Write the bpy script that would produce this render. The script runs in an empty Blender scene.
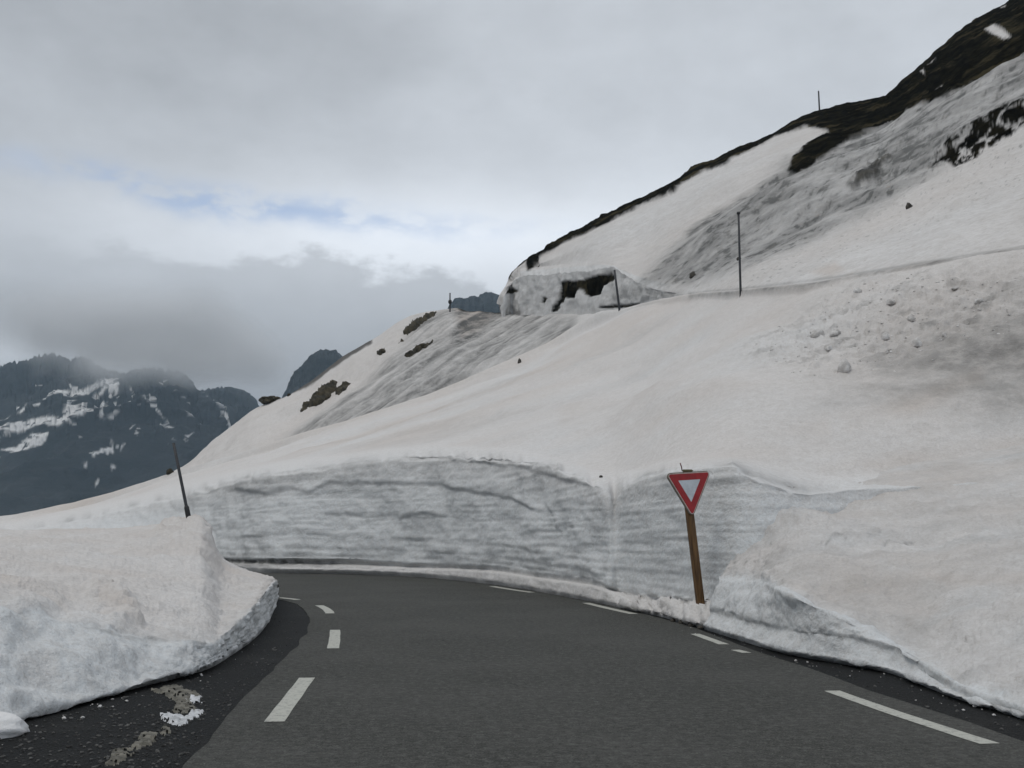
import bpy, bmesh, math, random
import numpy as np
from mathutils import Vector, Matrix
from mathutils.bvhtree import BVHTree

random.seed(7)
C = bpy.context.scene.collection
F, HOR, CAMH = 1005.0, 540.0, 1.6
PITCH = math.atan((HOR - 384) / F)

# ------------------------------------------------------------------ helpers
def ray(u, v):
    u = np.asarray(u, float); v = np.asarray(v, float)
    x = (u - 512) / F; y = (384 - v) / F
    dy = math.cos(PITCH) - y * math.sin(PITCH)
    dz = math.sin(PITCH) + y * math.cos(PITCH)
    return x / dy, dz / dy
def Q(u, v, d):
    a, b = ray(u, v)
    return np.stack([a * d, np.broadcast_to(d, np.shape(a)) * 1.0, CAMH + b * d], -1)
def gdep(u, v, z=0.0):
    a, b = ray(u, v)
    return (z - CAMH) / b
def G(u, v, z=0.0):
    d = float(gdep(u, v, z)); a, b = ray(u, v)
    return Vector((float(a) * d, d, z))
def dirpix(u, v):
    a, b = ray(u, v)
    return math.atan(float(a)), math.atan(float(b) / math.sqrt(1 + float(a) ** 2))

def pchip(xk, yk, x):
    xk = np.asarray(xk, float); yk = np.asarray(yk, float); x = np.asarray(x, float)
    h = np.diff(xk); d = np.diff(yk) / h
    m = np.zeros_like(yk)
    for i in range(1, len(yk) - 1):
        if d[i - 1] * d[i] > 0:
            w1 = 2 * h[i] + h[i - 1]; w2 = h[i] + 2 * h[i - 1]
            m[i] = (w1 + w2) / (w1 / d[i - 1] + w2 / d[i])
    m[0] = d[0]; m[-1] = d[-1]
    i = np.clip(np.searchsorted(xk, x) - 1, 0, len(h) - 1)
    t = np.clip((x - xk[i]) / h[i], 0, 1)
    t2, t3 = t * t, t * t * t
    return (2*t3-3*t2+1)*yk[i] + (t3-2*t2+t)*h[i]*m[i] + (-2*t3+3*t2)*yk[i+1] + (t3-t2)*h[i]*m[i+1]
def crv(pts, x):
    p = np.array(pts, float)
    return pchip(p[:, 0], p[:, 1], x)

def _hash(ix, iy, iz, seed):
    n = (ix * 374761393 + iy * 668265263 + iz * 2147483647 + seed * 1274126177) & 0xFFFFFFFF
    n = ((n ^ (n >> 13)) * 1274126177) & 0xFFFFFFFF
    n = ((n ^ (n >> 16)) * 2246822519) & 0xFFFFFFFF
    return n ^ (n >> 15)
GRAD = np.array([[1,1,0],[-1,1,0],[1,-1,0],[-1,-1,0],[1,0,1],[-1,0,1],[1,0,-1],[-1,0,-1],
                 [0,1,1],[0,-1,1],[0,1,-1],[0,-1,-1],[1,1,0],[-1,1,0],[0,-1,1],[0,-1,-1]], float)
def noise(P, seed=0):
    P = np.asarray(P, float); sh = P.shape[:-1]; P = P.reshape(-1, 3)
    i = np.floor(P).astype(np.int64); f = P - i
    w = f * f * f * (f * (f * 6 - 15) + 10)
    out = np.zeros(len(P))
    for dx in (0, 1):
        for dy in (0, 1):
            for dz in (0, 1):
                g = GRAD[_hash(i[:, 0] + dx, i[:, 1] + dy, i[:, 2] + dz, seed) & 15]
                dot = g[:, 0]*(f[:, 0]-dx) + g[:, 1]*(f[:, 1]-dy) + g[:, 2]*(f[:, 2]-dz)
                out += dot * (w[:, 0] if dx else 1-w[:, 0]) * (w[:, 1] if dy else 1-w[:, 1]) * (w[:, 2] if dz else 1-w[:, 2])
    return out.reshape(sh)
def fbm(P, octv=4, seed=0, gain=0.5):
    P = np.asarray(P, float); s = 0; a = 1.0; tot = 0
    for o in range(octv):
        s = s + a * noise(P * (2.03 ** o) + o * 17.3, seed + o); tot += a; a *= gain
    return s / tot
def v3(a, b, c=0.0):
    a = np.asarray(a, float); b = np.asarray(b, float)
    return np.stack(np.broadcast_arrays(a, b, c), -1).astype(float)
def sstep(a, b, x):
    t = np.clip((np.asarray(x, float) - a) / (b - a), 0, 1); return t * t * (3 - 2 * t)

def polymask(u, v, poly, soft=2.0):
    """1 inside polygon, 0 outside, soft edge (units as u, v)."""
    poly = np.array(poly, float); sh = np.shape(u)
    u = np.ravel(u); v = np.ravel(v)
    x0, y0 = poly.min(0) - soft * 2; x1, y1 = poly.max(0) + soft * 2
    sel = (u > x0) & (u < x1) & (v > y0) & (v < y1)
    out = np.zeros(len(u))
    pu, pv = u[sel], v[sel]
    if len(pu):
        best = np.full(len(pu), 1e9); ins = np.zeros(len(pu), bool)
        for k in range(len(poly)):
            a = poly[k]; b = poly[(k + 1) % len(poly)]; e = b - a
            t = np.clip(((pu - a[0]) * e[0] + (pv - a[1]) * e[1]) / (e @ e + 1e-9), 0, 1)
            best = np.minimum(best, np.hypot(pu - a[0] - t * e[0], pv - a[1] - t * e[1]))
            c = (a[1] > pv) != (b[1] > pv)
            with np.errstate(divide='ignore', invalid='ignore'):
                xi = (b[0] - a[0]) * (pv - a[1]) / (b[1] - a[1] + 1e-12) + a[0]
            ins ^= c & (pu < xi)
        out[sel] = sstep(-soft, soft, np.where(ins, best, -best))
    return out.reshape(sh)
def linemask(u, v, pts, w):
    best = np.full(np.shape(u), 1e9); pts = np.array(pts, float)
    for a, b in zip(pts[:-1], pts[1:]):
        e = b - a
        t = np.clip(((u - a[0]) * e[0] + (v - a[1]) * e[1]) / (e @ e), 0, 1)
        best = np.minimum(best, np.hypot(u - a[0] - t * e[0], v - a[1] - t * e[1]))
    return np.exp(-(best / w) ** 2)

def gridnormals(P):
    du = np.gradient(P, axis=1); dt = np.gradient(P, axis=0)
    n = np.cross(du, dt); n /= np.linalg.norm(n, axis=-1, keepdims=True) + 1e-12
    return n
def link(o, parent=None):
    C.objects.link(o)
    if parent: o.parent = parent
    return o
def tag(o, label=None, cat=None, group=None, kind=None):
    if label: o['label'] = label
    if cat: o['category'] = cat
    if group: o['group'] = group
    if kind: o['kind'] = kind
    return o
def gridobj(name, P, mat, attrs=None, smooth=True, flip=False):
    nr, nc = P.shape[:2]
    idx = np.arange(nr * nc).reshape(nr, nc)
    q = np.stack([idx[:-1, :-1], idx[:-1, 1:], idx[1:, 1:], idx[1:, :-1]], -1).reshape(-1, 4)
    if flip: q = q[:, ::-1]
    me = bpy.data.meshes.new(name)
    me.vertices.add(nr * nc); me.vertices.foreach_set('co', P.reshape(-1).astype(np.float32))
    me.loops.add(len(q) * 4); me.loops.foreach_set('vertex_index', q.reshape(-1).astype(np.int32))
    me.polygons.add(len(q)); me.polygons.foreach_set('loop_start', (np.arange(len(q)) * 4).astype(np.int32))
    me.update(calc_edges=True)
    me.polygons.foreach_set('use_smooth', np.full(len(q), smooth))
    for k, a in (attrs or {}).items():
        at = me.attributes.new(k, 'FLOAT', 'POINT')
        at.data.foreach_set('value', np.clip(a, 0, 1).reshape(-1).astype(np.float32))
    me.materials.append(mat); me.update()
    return link(bpy.data.objects.new(name, me))
def meshobj(name, verts, faces, mat, parent=None, smooth=False):
    me = bpy.data.meshes.new(name); me.from_pydata([tuple(v) for v in verts], [], faces); me.update()
    if smooth: me.polygons.foreach_set('use_smooth', [True] * len(me.polygons))
    me.materials.append(mat)
    return link(bpy.data.objects.new(name, me), parent)
def bmobj(name, bm, mat, parent=None, smooth=False):
    me = bpy.data.meshes.new(name); bm.normal_update(); bm.to_mesh(me); bm.free()
    if smooth: me.polygons.foreach_set('use_smooth', [True] * len(me.polygons))
    me.materials.append(mat)
    return link(bpy.data.objects.new(name, me), parent)
def empty(name, loc):
    o = bpy.data.objects.new(name, None); o.location = loc; o.empty_display_size = 0.2
    return link(o)
def netgrid(V, ID, U, counts, passes=0, frm=0):
    """rows V/ID/U [k, n]; linear steps between rows, optional smoothing across rows after row index frm"""
    outV, outI, outU, tt = [], [], [], []
    for k, c in enumerate(counts):
        for j in range(c):
            t = j / c
            outV.append(V[k]*(1-t)+V[k+1]*t); outI.append(ID[k]*(1-t)+ID[k+1]*t); outU.append(U[k]*(1-t)+U[k+1]*t); tt.append(k + t)
    outV.append(V[-1]); outI.append(ID[-1]); outU.append(U[-1]); tt.append(len(counts))
    V = np.array(outV); I = np.array(outI); U = np.array(outU); tt = np.array(tt)
    w = (tt > frm).astype(float)[:, None]
    for _ in range(passes):
        for A in (V, I):
            B = A.copy(); B[1:-1] = (A[:-2] + 2 * A[1:-1] + A[2:]) / 4
            A[:] = A * (1 - w) + B * w
    return U, V, I, tt

# ------------------------------------------------------------------ materials
def newmat(name):
    m = bpy.data.materials.new(name); m.use_nodes = True
    nt = m.node_tree; nt.nodes.clear()
    out = nt.nodes.new('ShaderNodeOutputMaterial'); b = nt.nodes.new('ShaderNodeBsdfPrincipled')
    nt.links.new(b.outputs[0], out.inputs[0])
    return m, nt, b
def N(nt, t, **kw):
    n = nt.nodes.new(t)
    for k, v in kw.items():
        if k.startswith('i_'):
            n.inputs[int(k[2:]) if k[2:].isdigit() else k[2:]].default_value = v
        else: setattr(n, k, v)
    return n
def tnoise(nt, vec, scale, detail=4, rough=0.55, stretch=None):
    if stretch:
        mp = N(nt, 'ShaderNodeMapping'); mp.inputs['Scale'].default_value = stretch
        nt.links.new(vec, mp.inputs[0]); vec = mp.outputs[0]
    n = N(nt, 'ShaderNodeTexNoise'); n.inputs['Scale'].default_value = scale
    n.inputs['Detail'].default_value = detail; n.inputs['Roughness'].default_value = rough
    nt.links.new(vec, n.inputs['Vector']); return n.outputs['Fac']
def mrange(nt, val, a, b, c=0.0, d=1.0):
    n = N(nt, 'ShaderNodeMapRange'); n.interpolation_type = 'SMOOTHSTEP'
    nt.links.new(val, n.inputs[0])
    for i, x in enumerate((a, b, c, d)): n.inputs[i + 1].default_value = x
    return n.outputs[0]
def mth(nt, op, a, b=None, clamp=False):
    n = N(nt, 'ShaderNodeMath', operation=op, use_clamp=clamp)
    for i, x in enumerate((a, b)):
        if x is None: continue
        if isinstance(x, (int, float)): n.inputs[i].default_value = x
        else: nt.links.new(x, n.inputs[i])
    return n.outputs[0]
def mixc(nt, fac, a, b):
    n = N(nt, 'ShaderNodeMix', data_type='RGBA')
    for i, x in ((0, fac), (6, a), (7, b)):
        if isinstance(x, (int, float)): n.inputs[i].default_value = x
        elif isinstance(x, tuple): n.inputs[i].default_value = (*x, 1)
        else: nt.links.new(x, n.inputs[i])
    return n.outputs[2]
def bump(nt, b, h, strength, dist):
    n = N(nt, 'ShaderNodeBump'); n.inputs['Strength'].default_value = strength; n.inputs['Distance'].default_value = dist
    nt.links.new(h, n.inputs['Height'])
    prev = b.inputs['Normal'].links
    if prev: nt.links.new(prev[0].from_socket, n.inputs['Normal'])
    nt.links.new(n.outputs[0], b.inputs['Normal'])
def objco(nt):
    return N(nt, 'ShaderNodeTexCoord').outputs['Object']
def attr(nt, name):
    return N(nt, 'ShaderNodeAttribute', attribute_name=name).outputs['Fac']

def snowmat(name, fine, bdist, earthscale):
    m, nt, b = newmat(name); co = objco(nt)
    clean = mixc(nt, attr(nt, 'ice'), (0.77, 0.752, 0.738), (0.735, 0.765, 0.78))
    n1 = tnoise(nt, co, fine * 0.05, 5, 0.6)
    n2 = tnoise(nt, co, fine * 0.6, 6, 0.65)
    dustf = mth(nt, 'MULTIPLY', attr(nt, 'dust'), mrange(nt, n1, 0.3, 0.65, 0.45, 1.0))
    col = mixc(nt, dustf, clean, (0.60, 0.515, 0.45))
    gr1 = mrange(nt, tnoise(nt, co, fine * 2.2, 6, 0.75), 0.36, 0.66, 0.0, 0.30)
    col = mixc(nt, gr1, col, (0.50, 0.465, 0.43))
    gr2 = mrange(nt, tnoise(nt, co, fine * 9, 3, 0.7), 0.40, 0.66, 0.0, 0.26)
    col = mixc(nt, gr2, col, (0.44, 0.41, 0.385))
    g = mth(nt, 'MULTIPLY', attr(nt, 'grime_shade'), mrange(nt, n2, 0.3, 0.62, 0.55, 1.15), True)
    col = mixc(nt, g, col, (0.13, 0.13, 0.125))
    speck = mth(nt, 'MULTIPLY', mrange(nt, tnoise(nt, co, fine * 3.5, 4, 0.7), 0.60, 0.72), mrange(nt, n1, 0.35, 0.65, 0.10, 0.40))
    col = mixc(nt, speck, col, (0.33, 0.28, 0.235))
    ne = tnoise(nt, co, earthscale, 8, 0.68)
    ec = mixc(nt, mrange(nt, ne, 0.38, 0.62), (0.004, 0.0042, 0.0036), (0.013, 0.012, 0.008))
    ec = mixc(nt, mrange(nt, tnoise(nt, co, earthscale * 0.30, 6, 0.65), 0.50, 0.66), ec, (0.048, 0.041, 0.024))
    col = mixc(nt, attr(nt, 'earth_shade'), col, ec)
    nt.links.new(col, b.inputs['Base Color'])
    b.inputs['Roughness'].default_value = 0.85
    nt.links.new(mth(nt, 'MULTIPLY', mth(nt, 'SUBTRACT', 1.0, attr(nt, 'earth_shade'), True), 0.2), b.inputs['Specular IOR Level'])
    bump(nt, b, tnoise(nt, co, fine, 6, 0.66), 0.42, bdist)
    bump(nt, b, tnoise(nt, co, fine * 4.5, 5, 0.7), 0.75, bdist * 0.32)
    return m
M = {}
M['snow_near'] = snowmat('snow near', 2.2, 0.16, 2.0)
M['snow_mid'] = snowmat('snow mid', 0.9, 0.35, 0.9)
M['snow_far'] = snowmat('snow far', 0.35, 0.5, 0.5)

def rockmat(name, c1, c2, scale, bd, rough=0.9):
    m, nt, b = newmat(name); co = objco(nt)
    n = tnoise(nt, co, scale, 8, 0.65)
    nt.links.new(mixc(nt, mrange(nt, n, 0.35, 0.65), c1, c2), b.inputs['Base Color'])
    b.inputs['Roughness'].default_value = rough
    bump(nt, b, tnoise(nt, co, scale * 2, 6, 0.7), 0.8, bd)
    return m
M['rock'] = rockmat('dark rock', (0.035, 0.033, 0.030), (0.11, 0.098, 0.08), 3, 0.1)
M['turf'] = rockmat('brown turf and rock', (0.022, 0.021, 0.014), (0.085, 0.07, 0.042), 1.1, 0.3)
M['chunk'] = rockmat('dirty snow chunk', (0.50, 0.48, 0.46), (0.76, 0.745, 0.73), 2.5, 0.06)
M['pebble'] = rockmat('shoulder stones', (0.02, 0.02, 0.02), (0.12, 0.118, 0.112), 9, 0.01)
M['blackpole'] = rockmat('weathered dark pole', (0.018, 0.02, 0.024), (0.05, 0.052, 0.058), 14, 0.004, 0.6)
M['sleeve'] = rockmat('black sleeve', (0.010, 0.011, 0.012), (0.02, 0.021, 0.023), 20, 0.002, 0.5)
M['silt'] = rockmat('wet silt', (0.05, 0.046, 0.033), (0.19, 0.178, 0.145), 7, 0.02, 0.7)
M['icy'] = rockmat('thin dirty ice', (0.40, 0.41, 0.42), (0.70, 0.71, 0.73), 9, 0.02, 0.5)

# asphalt
m, nt, b = newmat('asphalt'); co = objco(nt)
fine = tnoise(nt, co, 60, 2, 0.7); mid = tnoise(nt, co, 15, 4, 0.8); big = tnoise(nt, co, 0.35, 4, 0.6)
a1 = mixc(nt, mrange(nt, fine, 0.35, 0.68), (0.019, 0.0195, 0.0175), (0.135, 0.137, 0.124))
a1 = mixc(nt, mrange(nt, mid, 0.46, 0.58, 0, 0.7), a1, (0.036, 0.035, 0.032))
a1 = mixc(nt, mrange(nt, big, 0.4, 0.65, 0, 0.4), a1, (0.088, 0.087, 0.081))
a1 = mixc(nt, mrange(nt, tnoise(nt, co, 38, 1, 0.5), 0.72, 0.78, 0, 0.7), a1, (0.24, 0.24, 0.22))
a1 = mixc(nt, mrange(nt, tnoise(nt, co, 9, 5, 0.85), 0.50, 0.60, 0, 0.5), a1, (0.125, 0.126, 0.116))
a1 = mixc(nt, mrange(nt, tnoise(nt, co, 12, 5, 0.85), 0.52, 0.62, 0, 0.65), a1, (0.022, 0.022, 0.020))
wob = tnoise(nt, co, 0.22, 3, 0.5)
ck = mth(nt, 'ABSOLUTE', mth(nt, 'SUBTRACT', tnoise(nt, co, 0.45, 6, 0.62), 0.5))
a1 = mixc(nt, mth(nt, 'MULTIPLY', mrange(nt, ck, 0.0015, 0.0055, 0.65, 0.0), mrange(nt, wob, 0.5, 0.6)), a1, (0.02, 0.02, 0.018))
a1 = mixc(nt, mrange(nt, tnoise(nt, co, 1.3, 5, 0.7), 0.52, 0.72, 0, 0.35), a1, (0.04, 0.04, 0.038))
nt.links.new(a1, b.inputs['Base Color']); b.inputs['Roughness'].default_value = 0.82
b.inputs['Specular IOR Level'].default_value = 0.2
bump(nt, b, mid, 0.9, 0.02); bump(nt, b, fine, 0.5, 0.005)
M['asphalt'] = m
# gravel shoulder
m, nt, b = newmat('wet dark gravel'); co = objco(nt)
vo = N(nt, 'ShaderNodeTexVoronoi'); vo.inputs['Scale'].default_value = 38; nt.links.new(co, vo.inputs['Vector'])
g1 = mixc(nt, tnoise(nt, vo.outputs['Color'], 3, 2), (0.003, 0.0033, 0.0034), (0.016, 0.017, 0.017))
g1 = mixc(nt, mrange(nt, tnoise(nt, co, 55, 2, 0.6), 0.66, 0.74, 0, 0.8), g1, (0.10, 0.10, 0.098))
g1 = mixc(nt, mrange(nt, tnoise(nt, co, 0.8, 4), 0.5, 0.7, 0, 0.6), g1, (0.022, 0.022, 0.021))
nt.links.new(g1, b.inputs['Base Color']); b.inputs['Roughness'].default_value = 0.7
b.inputs['Specular IOR Level'].default_value = 0.12
bump(nt, b, vo.outputs['Distance'], 0.9, 0.02); bump(nt, b, tnoise(nt, co, 20, 4, 0.7), 0.7, 0.02)
M['gravel'] = m
# paint
m, nt, b = newmat('worn road paint'); co = objco(nt)
wear = mrange(nt, tnoise(nt, co, 14, 6, 0.8), 0.50, 0.66)
nt.links.new(mixc(nt, wear, (0.45, 0.45, 0.40), (0.17, 0.17, 0.158)), b.inputs['Base Color'])
b.inputs['Roughness'].default_value = 0.7; bump(nt, b, tnoise(nt, co, 40, 3), 0.4, 0.006)
M['paint'] = m
def plain(name, c, rough=0.5, metal=0.0, var=0.12, scale=8):
    m, nt, b = newmat(name); co = objco(nt)
    n = tnoise(nt, co, scale, 5, 0.6)
    nt.links.new(mixc(nt, mrange(nt, n, 0.35, 0.7), tuple(x * (1 + var) for x in c), tuple(x * (1 - var) for x in c)), b.inputs['Base Color'])
    b.inputs['Roughness'].default_value = rough; b.inputs['Metallic'].default_value = metal
    return m
M['signwhite'] = plain('sign white sheeting', (0.56, 0.60, 0.64), 0.4)
M['signred'] = plain('sign red sheeting', (0.33, 0.012, 0.016), 0.4, var=0.15)
M['signback'] = plain('sign grey-brown edge', (0.20, 0.165, 0.13), 0.6)
M['signrim'] = plain('sign pale edge line', (0.55, 0.47, 0.43), 0.5)
M['postcap'] = plain('ochre bracket', (0.13, 0.11, 0.055), 0.7)
M['wire'] = plain('rusty red wire', (0.12, 0.03, 0.025), 0.7)
m, nt, b = newmat('brown sign post'); co = objco(nt)
gr = tnoise(nt, co, 5, 5, 0.65, (6, 6, 0.5))
nt.links.new(mixc(nt, mrange(nt, gr, 0.35, 0.65), (0.17, 0.09, 0.030), (0.075, 0.04, 0.016)), b.inputs['Base Color'])
b.inputs['Roughness'].default_value = 0.75; bump(nt, b, gr, 0.5, 0.006)
M['post'] = m

# ------------------------------------------------------------------ ground and road
def sheet(name, pts, z, mat, thick=0.0):
    bm = bmesh.new()
    f = bm.faces.new([bm.verts.new((p[0], p[1], z)) for p in pts])
    bm.normal_update()
    if f.normal.z < 0: f.normal_flip()
    bmesh.ops.triangulate(bm, faces=[f])
    if thick:
        r = bmesh.ops.extrude_face_region(bm, geom=bm.faces[:])
        for v in r['geom']:
            if isinstance(v, bmesh.types.BMVert): v.co.z -= thick
        bmesh.ops.recalc_face_normals(bm, faces=bm.faces)
    return bmobj(name, bm, mat)
def smoothline(pts, n):
    p = np.array(pts, float); s = np.r_[0, np.cumsum(np.hypot(*np.diff(p, axis=0).T))]
    x = np.linspace(0, s[-1], n)
    return np.stack([pchip(s, p[:, 0], x), pchip(s, p[:, 1], x)], -1)
L = 9000
gnd = meshobj('ground', [(-L, -L, -0.012), (L, -L, -0.012), (L, L, -0.012), (-L, L, -0.012)], [(0, 1, 2, 3)], M['gravel'])
tag(gnd, kind='structure')
left_px = [(185, 768), (216, 728), (252, 690), (283, 660), (301, 640), (309, 626), (307, 613), (296, 604), (278, 599.5), (250, 597), (150, 594), (-100, 590)]
right_px = [(1180, 800), (1040, 748), (955, 717), (870, 691), (800, 665), (745, 647), (700, 630), (660, 618), (610, 605), (560, 592), (520, 584), (470, 577), (400, 570), (300, 567), (150, 563), (-100, 560)]
lg = [tuple(G(*p)[:2]) for p in left_px]; rg = [tuple(G(*p)[:2]) for p in right_px]
lg = [(-1.05, -6), (-1.35, 1), (-1.75, 4.5)] + lg; rg = [(5.2, -6), (5.0, 1), (4.75, 5)] + rg
lgs = smoothline(lg, 120); rgs = smoothline(rg, 120)
ln = np.array([[fbm((i * .35, 0, 0), 3, 5), fbm((i * .35, 9, 0), 3, 6)] for i in range(120)]) * 0.10
road = sheet('road', list(lgs + ln) + list((rgs + ln)[::-1]), 0.0, M['asphalt'], 0.05)
tag(road, kind='structure')

def dash(p0, p1, w, curve=0.0):
    a = G(*p0); b2 = G(*p1); d = (b2 - a); n = Vector((-d.y, d.x, 0)).normalized()
    k = 8; Lp, Rp = [], []
    for i in range(k + 1):
        t = i / k; c = a + d * t + n * (curve * 4 * t * (1 - t))
        jl = 0.003 * math.sin(i * 2.1 + p0[0]); jr = 0.003 * math.cos(i * 1.7 + p0[1])
        Lp.append(c + n * (w / 2 + jl)); Rp.append(c - n * (w / 2 + jr))
    o = sheet('road_marking', Lp + Rp[::-1], 0.004, M['paint'])
    tag(o, kind='structure')
dash((274, 722), (307, 678), 0.18, 0.0)
dash((333, 648.5), (335, 630), 0.18, -0.01)
dash((330, 613.5), (319, 605.5), 0.20, -0.05)
dash((298, 599.8), (279, 597.7), 0.2, -0.03)
dash((832, 691), (990, 744), 0.17, -0.03)
dash((695, 634), (724, 644.5), 0.16)
dash((586, 603), (634, 614), 0.20, -0.03)
dash((492, 586.3), (532, 592.5), 0.24, -0.05)
dash((735, 650), (747, 653), 0.14)

# ------------------------------------------------------------------ net A: cut wall + near snow slope
us = np.r_[np.linspace(-300, -10, 40), np.arange(0, 1026, 1.7), np.linspace(1035, 1500, 60)]
one = np.ones_like(us)
base = crv([(-300, 557), (150, 565), (222, 569), (270, 573), (350, 574.5), (420, 577.5), (490, 584.5), (530, 590.5), (580, 600), (612, 606.5), (635, 612), (660, 617), (695, 627), (760, 634), (900, 628), (1500, 640)], us)
dg = gdep(us, base)
rim = crv([(-300, 560), (-100, 543), (0, 533), (100, 514), (190, 492), (230, 481), (290, 469), (340, 465), (380, 458), (430, 455), (480, 456), (530, 461), (575, 473), (598, 484), (609, 494), (614, 503), (620, 490), (640, 478), (680, 467), (732, 463), (750, 472), (775, 480), (812, 488), (850, 484), (1000, 478), (1500, 475)], us)
setb = crv([(-300, 28), (0, 22), (150, 13), (230, 6), (300, 2.6), (400, 1.6), (604, 1.25), (612, 1.4), (620, 2.0), (640, 2.4), (745, 2.6), (850, 3.4), (1500, 4)], us)
slot = crv([(-300, 548), (150, 558), (270, 562.5), (350, 564), (420, 567), (480, 569), (540, 577), (600, 586), (612, 590), (640, 597), (700, 603), (760, 612), (1500, 612)], us)
crest = crv([(-300, 540), (-100, 524), (0, 515.5), (60, 503), (120, 488), (190, 466), (250, 447), (300, 431), (350, 418), (400, 402), (450, 384), (500, 362), (540, 344), (570, 326), (590, 313), (604, 308.5), (612, 308.5), (640, 304), (690, 293), (740, 288), (790, 283), (850, 275), (900, 268), (960, 257), (1024, 247), (1200, 222), (1500, 180)], us)
dcr = crv([(-300, 115), (0, 110), (190, 100), (300, 92), (400, 90), (500, 92), (570, 95), (617, 88), (690, 64), (740, 50), (800, 43), (890, 38), (1024, 33), (1500, 24)], us)
pan = sstep(606, 622, us)           # panel behind the sign: set back, heap at its foot
fl = np.clip((base - rim) / 100, 0.15, 1)
rowsV = [base, base - 4 * fl - 0.5, slot + 2.5, slot, slot - 4 * fl, slot * .62 + rim * .38, slot * .3 + rim * .7, rim + 5 * fl, rim, rim - 5, None, crest, crest + 14 - 11 * sstep(555, 615, us)]
sf = np.clip(setb / 2, 1, 4)
dR = dg + setb
rowsD = [dg + .3, dg + 0 * one, dg + .12 + pan * .5, dg + .55 + pan * .75, dg + .2 + pan * 1.15,
         dg + .35 * setb * (1 - pan) + pan * 1.35, dg + .62 * setb * (1 - pan) + pan * 1.6, dg + .8 * setb * (1 - pan) + pan * 1.85, dR,
         None, None, dcr, dcr + np.where(us < 585, 9, 5)]
def ublur(a, sg):
    x = np.arange(us[0], us[-1] + .5); y = np.interp(x, us, a); k = np.exp(-.5 * (np.arange(-3 * sg, 3 * sg + 1) / sg) ** 2); k /= k.sum()
    return np.interp(us, x, np.convolve(np.pad(y, 3 * sg, mode='edge'), k, 'valid'))
rsm = ublur(np.minimum(ublur(rim, 22), rim), 20) - 11; dsm = ublur(dR, 80) + .9
crs = np.maximum(ublur(crest, 28) + 7, crest + 4); dcr = ublur(dcr, 40); dcs = dcr * .985
rsm = np.maximum(rsm, crest + 3)
t9 = np.clip((ublur(rim, 22) - rsm) / np.maximum(ublur(rim, 22) - crs, 6), .02, .6)
rowsD[11] = dcr; rowsD[12] = dcr + 9 - 4 * sstep(555, 615, us); rowsV[9] = rsm; rowsV[10] = crs; rowsD[10] = dcs
rowsD[9] = 1 / ((1 / dsm) * (1 - t9) + (1 / dcs) * t9)
counts = [3, 5, 3, 3, 22, 22, 16, 6, 10, 146, 6, 5]
U, V, I, tt = netgrid(np.array(rowsV), 1 / np.array(rowsD), np.array([us] * 13), counts, 2, 9.0)
P = Q(U, V, 1 / I)
TT = np.repeat(tt[:, None], len(us), 1)
nrm = gridnormals(P)
sarc = np.cumsum(np.r_[0, np.hypot(np.diff(P[40, :, 0]), np.diff(P[40, :, 1]))])
S = np.repeat(sarc[None], len(tt), 0); Z = P[..., 2]
wallm = sstep(2.6, 4.2, TT) * (1 - sstep(7.6, 9.0, TT))
# wall relief: ledges, scoops, layer lines
strata = fbm(v3(S * .10, Z * 2.6 + S * .02, 3.1), 4, 11)
scoop = fbm(v3(S * .35, Z * .55, 1.7), 4, 12)
chunk = fbm(v3(S * 1.3, Z * 1.6, 4.4), 4, 13)
ridge = 1 - np.abs(fbm(v3(S * .16, Z * 1.5, 9.0), 3, 14)) * 3
leftw = 1 - sstep(606, 616, U)
dn = wallm * (0.035 * strata + 0.34 * scoop * (.3 + .7 * leftw) + 0.07 * chunk + .05 * fbm(v3(S * .3, Z * 9, 3), 3, 19))
ledg = np.zeros_like(U)
for li, (pts, A_) in enumerate((([(225, 491), (237, 489), (266, 493), (292, 487), (310, 493), (331, 482), (362, 484), (386, 483), (435, 484), (467, 490), (511, 498), (529, 508), (550, 512)], .34),
        ([(320, 514), (349, 513), (367, 517), (388, 514), (401, 518), (425, 513), (450, 516)], .22),
        ([(210, 538), (258, 536), (297, 531), (336, 536), (400, 538), (470, 541), (540, 549)], .16),
        ([(215, 548), (300, 547), (400, 550), (480, 554), (560, 566), (600, 573)], .13),
        ([(215, 554), (300, 553), (400, 556), (480, 560), (560, 572), (605, 580)], .10),
        ([(440, 460), (454, 459), (519, 466), (545, 474), (581, 483), (597, 486), (611, 498)], .22),
        ([(540, 500), (552, 512), (556, 528), (566, 546)], .25),
        ([(622, 502), (660, 494), (700, 484), (745, 480)], .10), ([(620, 545), (660, 541), (700, 536), (740, 526)], .10), ([(620, 565), (670, 560), (730, 552)], .07))):
    pp = np.array(pts, float); vl = np.interp(U, pp[:, 0], pp[:, 1]) + 2.6 * fbm(v3(U * .045, li * 7., 0), 4, 170 + li)
    hh = V - vl; fade = sstep(pp[0, 0] - 2, pp[0, 0] + 14, U) * (1 - sstep(pp[-1, 0] - 14, pp[-1, 0] + 2, U))
    up_ = 1 / (1 + np.exp(np.clip(hh / .7, -40, 40)))
    k_ = .45 + 1.3 * np.clip(fbm(v3(U * .03, li * 3. + 50, 0), 3, 180 + li) + .35, 0, 1)
    dn += wallm * fade * A_ * .26 * k_ * (1 - .55 * pan[None]) * (up_ * np.exp(np.minimum(hh, 0) / 10) - .6 * (1 - up_) * np.exp(-np.maximum(hh, 0) / 7))
    ledg = np.maximum(ledg, fade * k_ * np.exp(-((hh - .8) / 1.3) ** 2))

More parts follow.
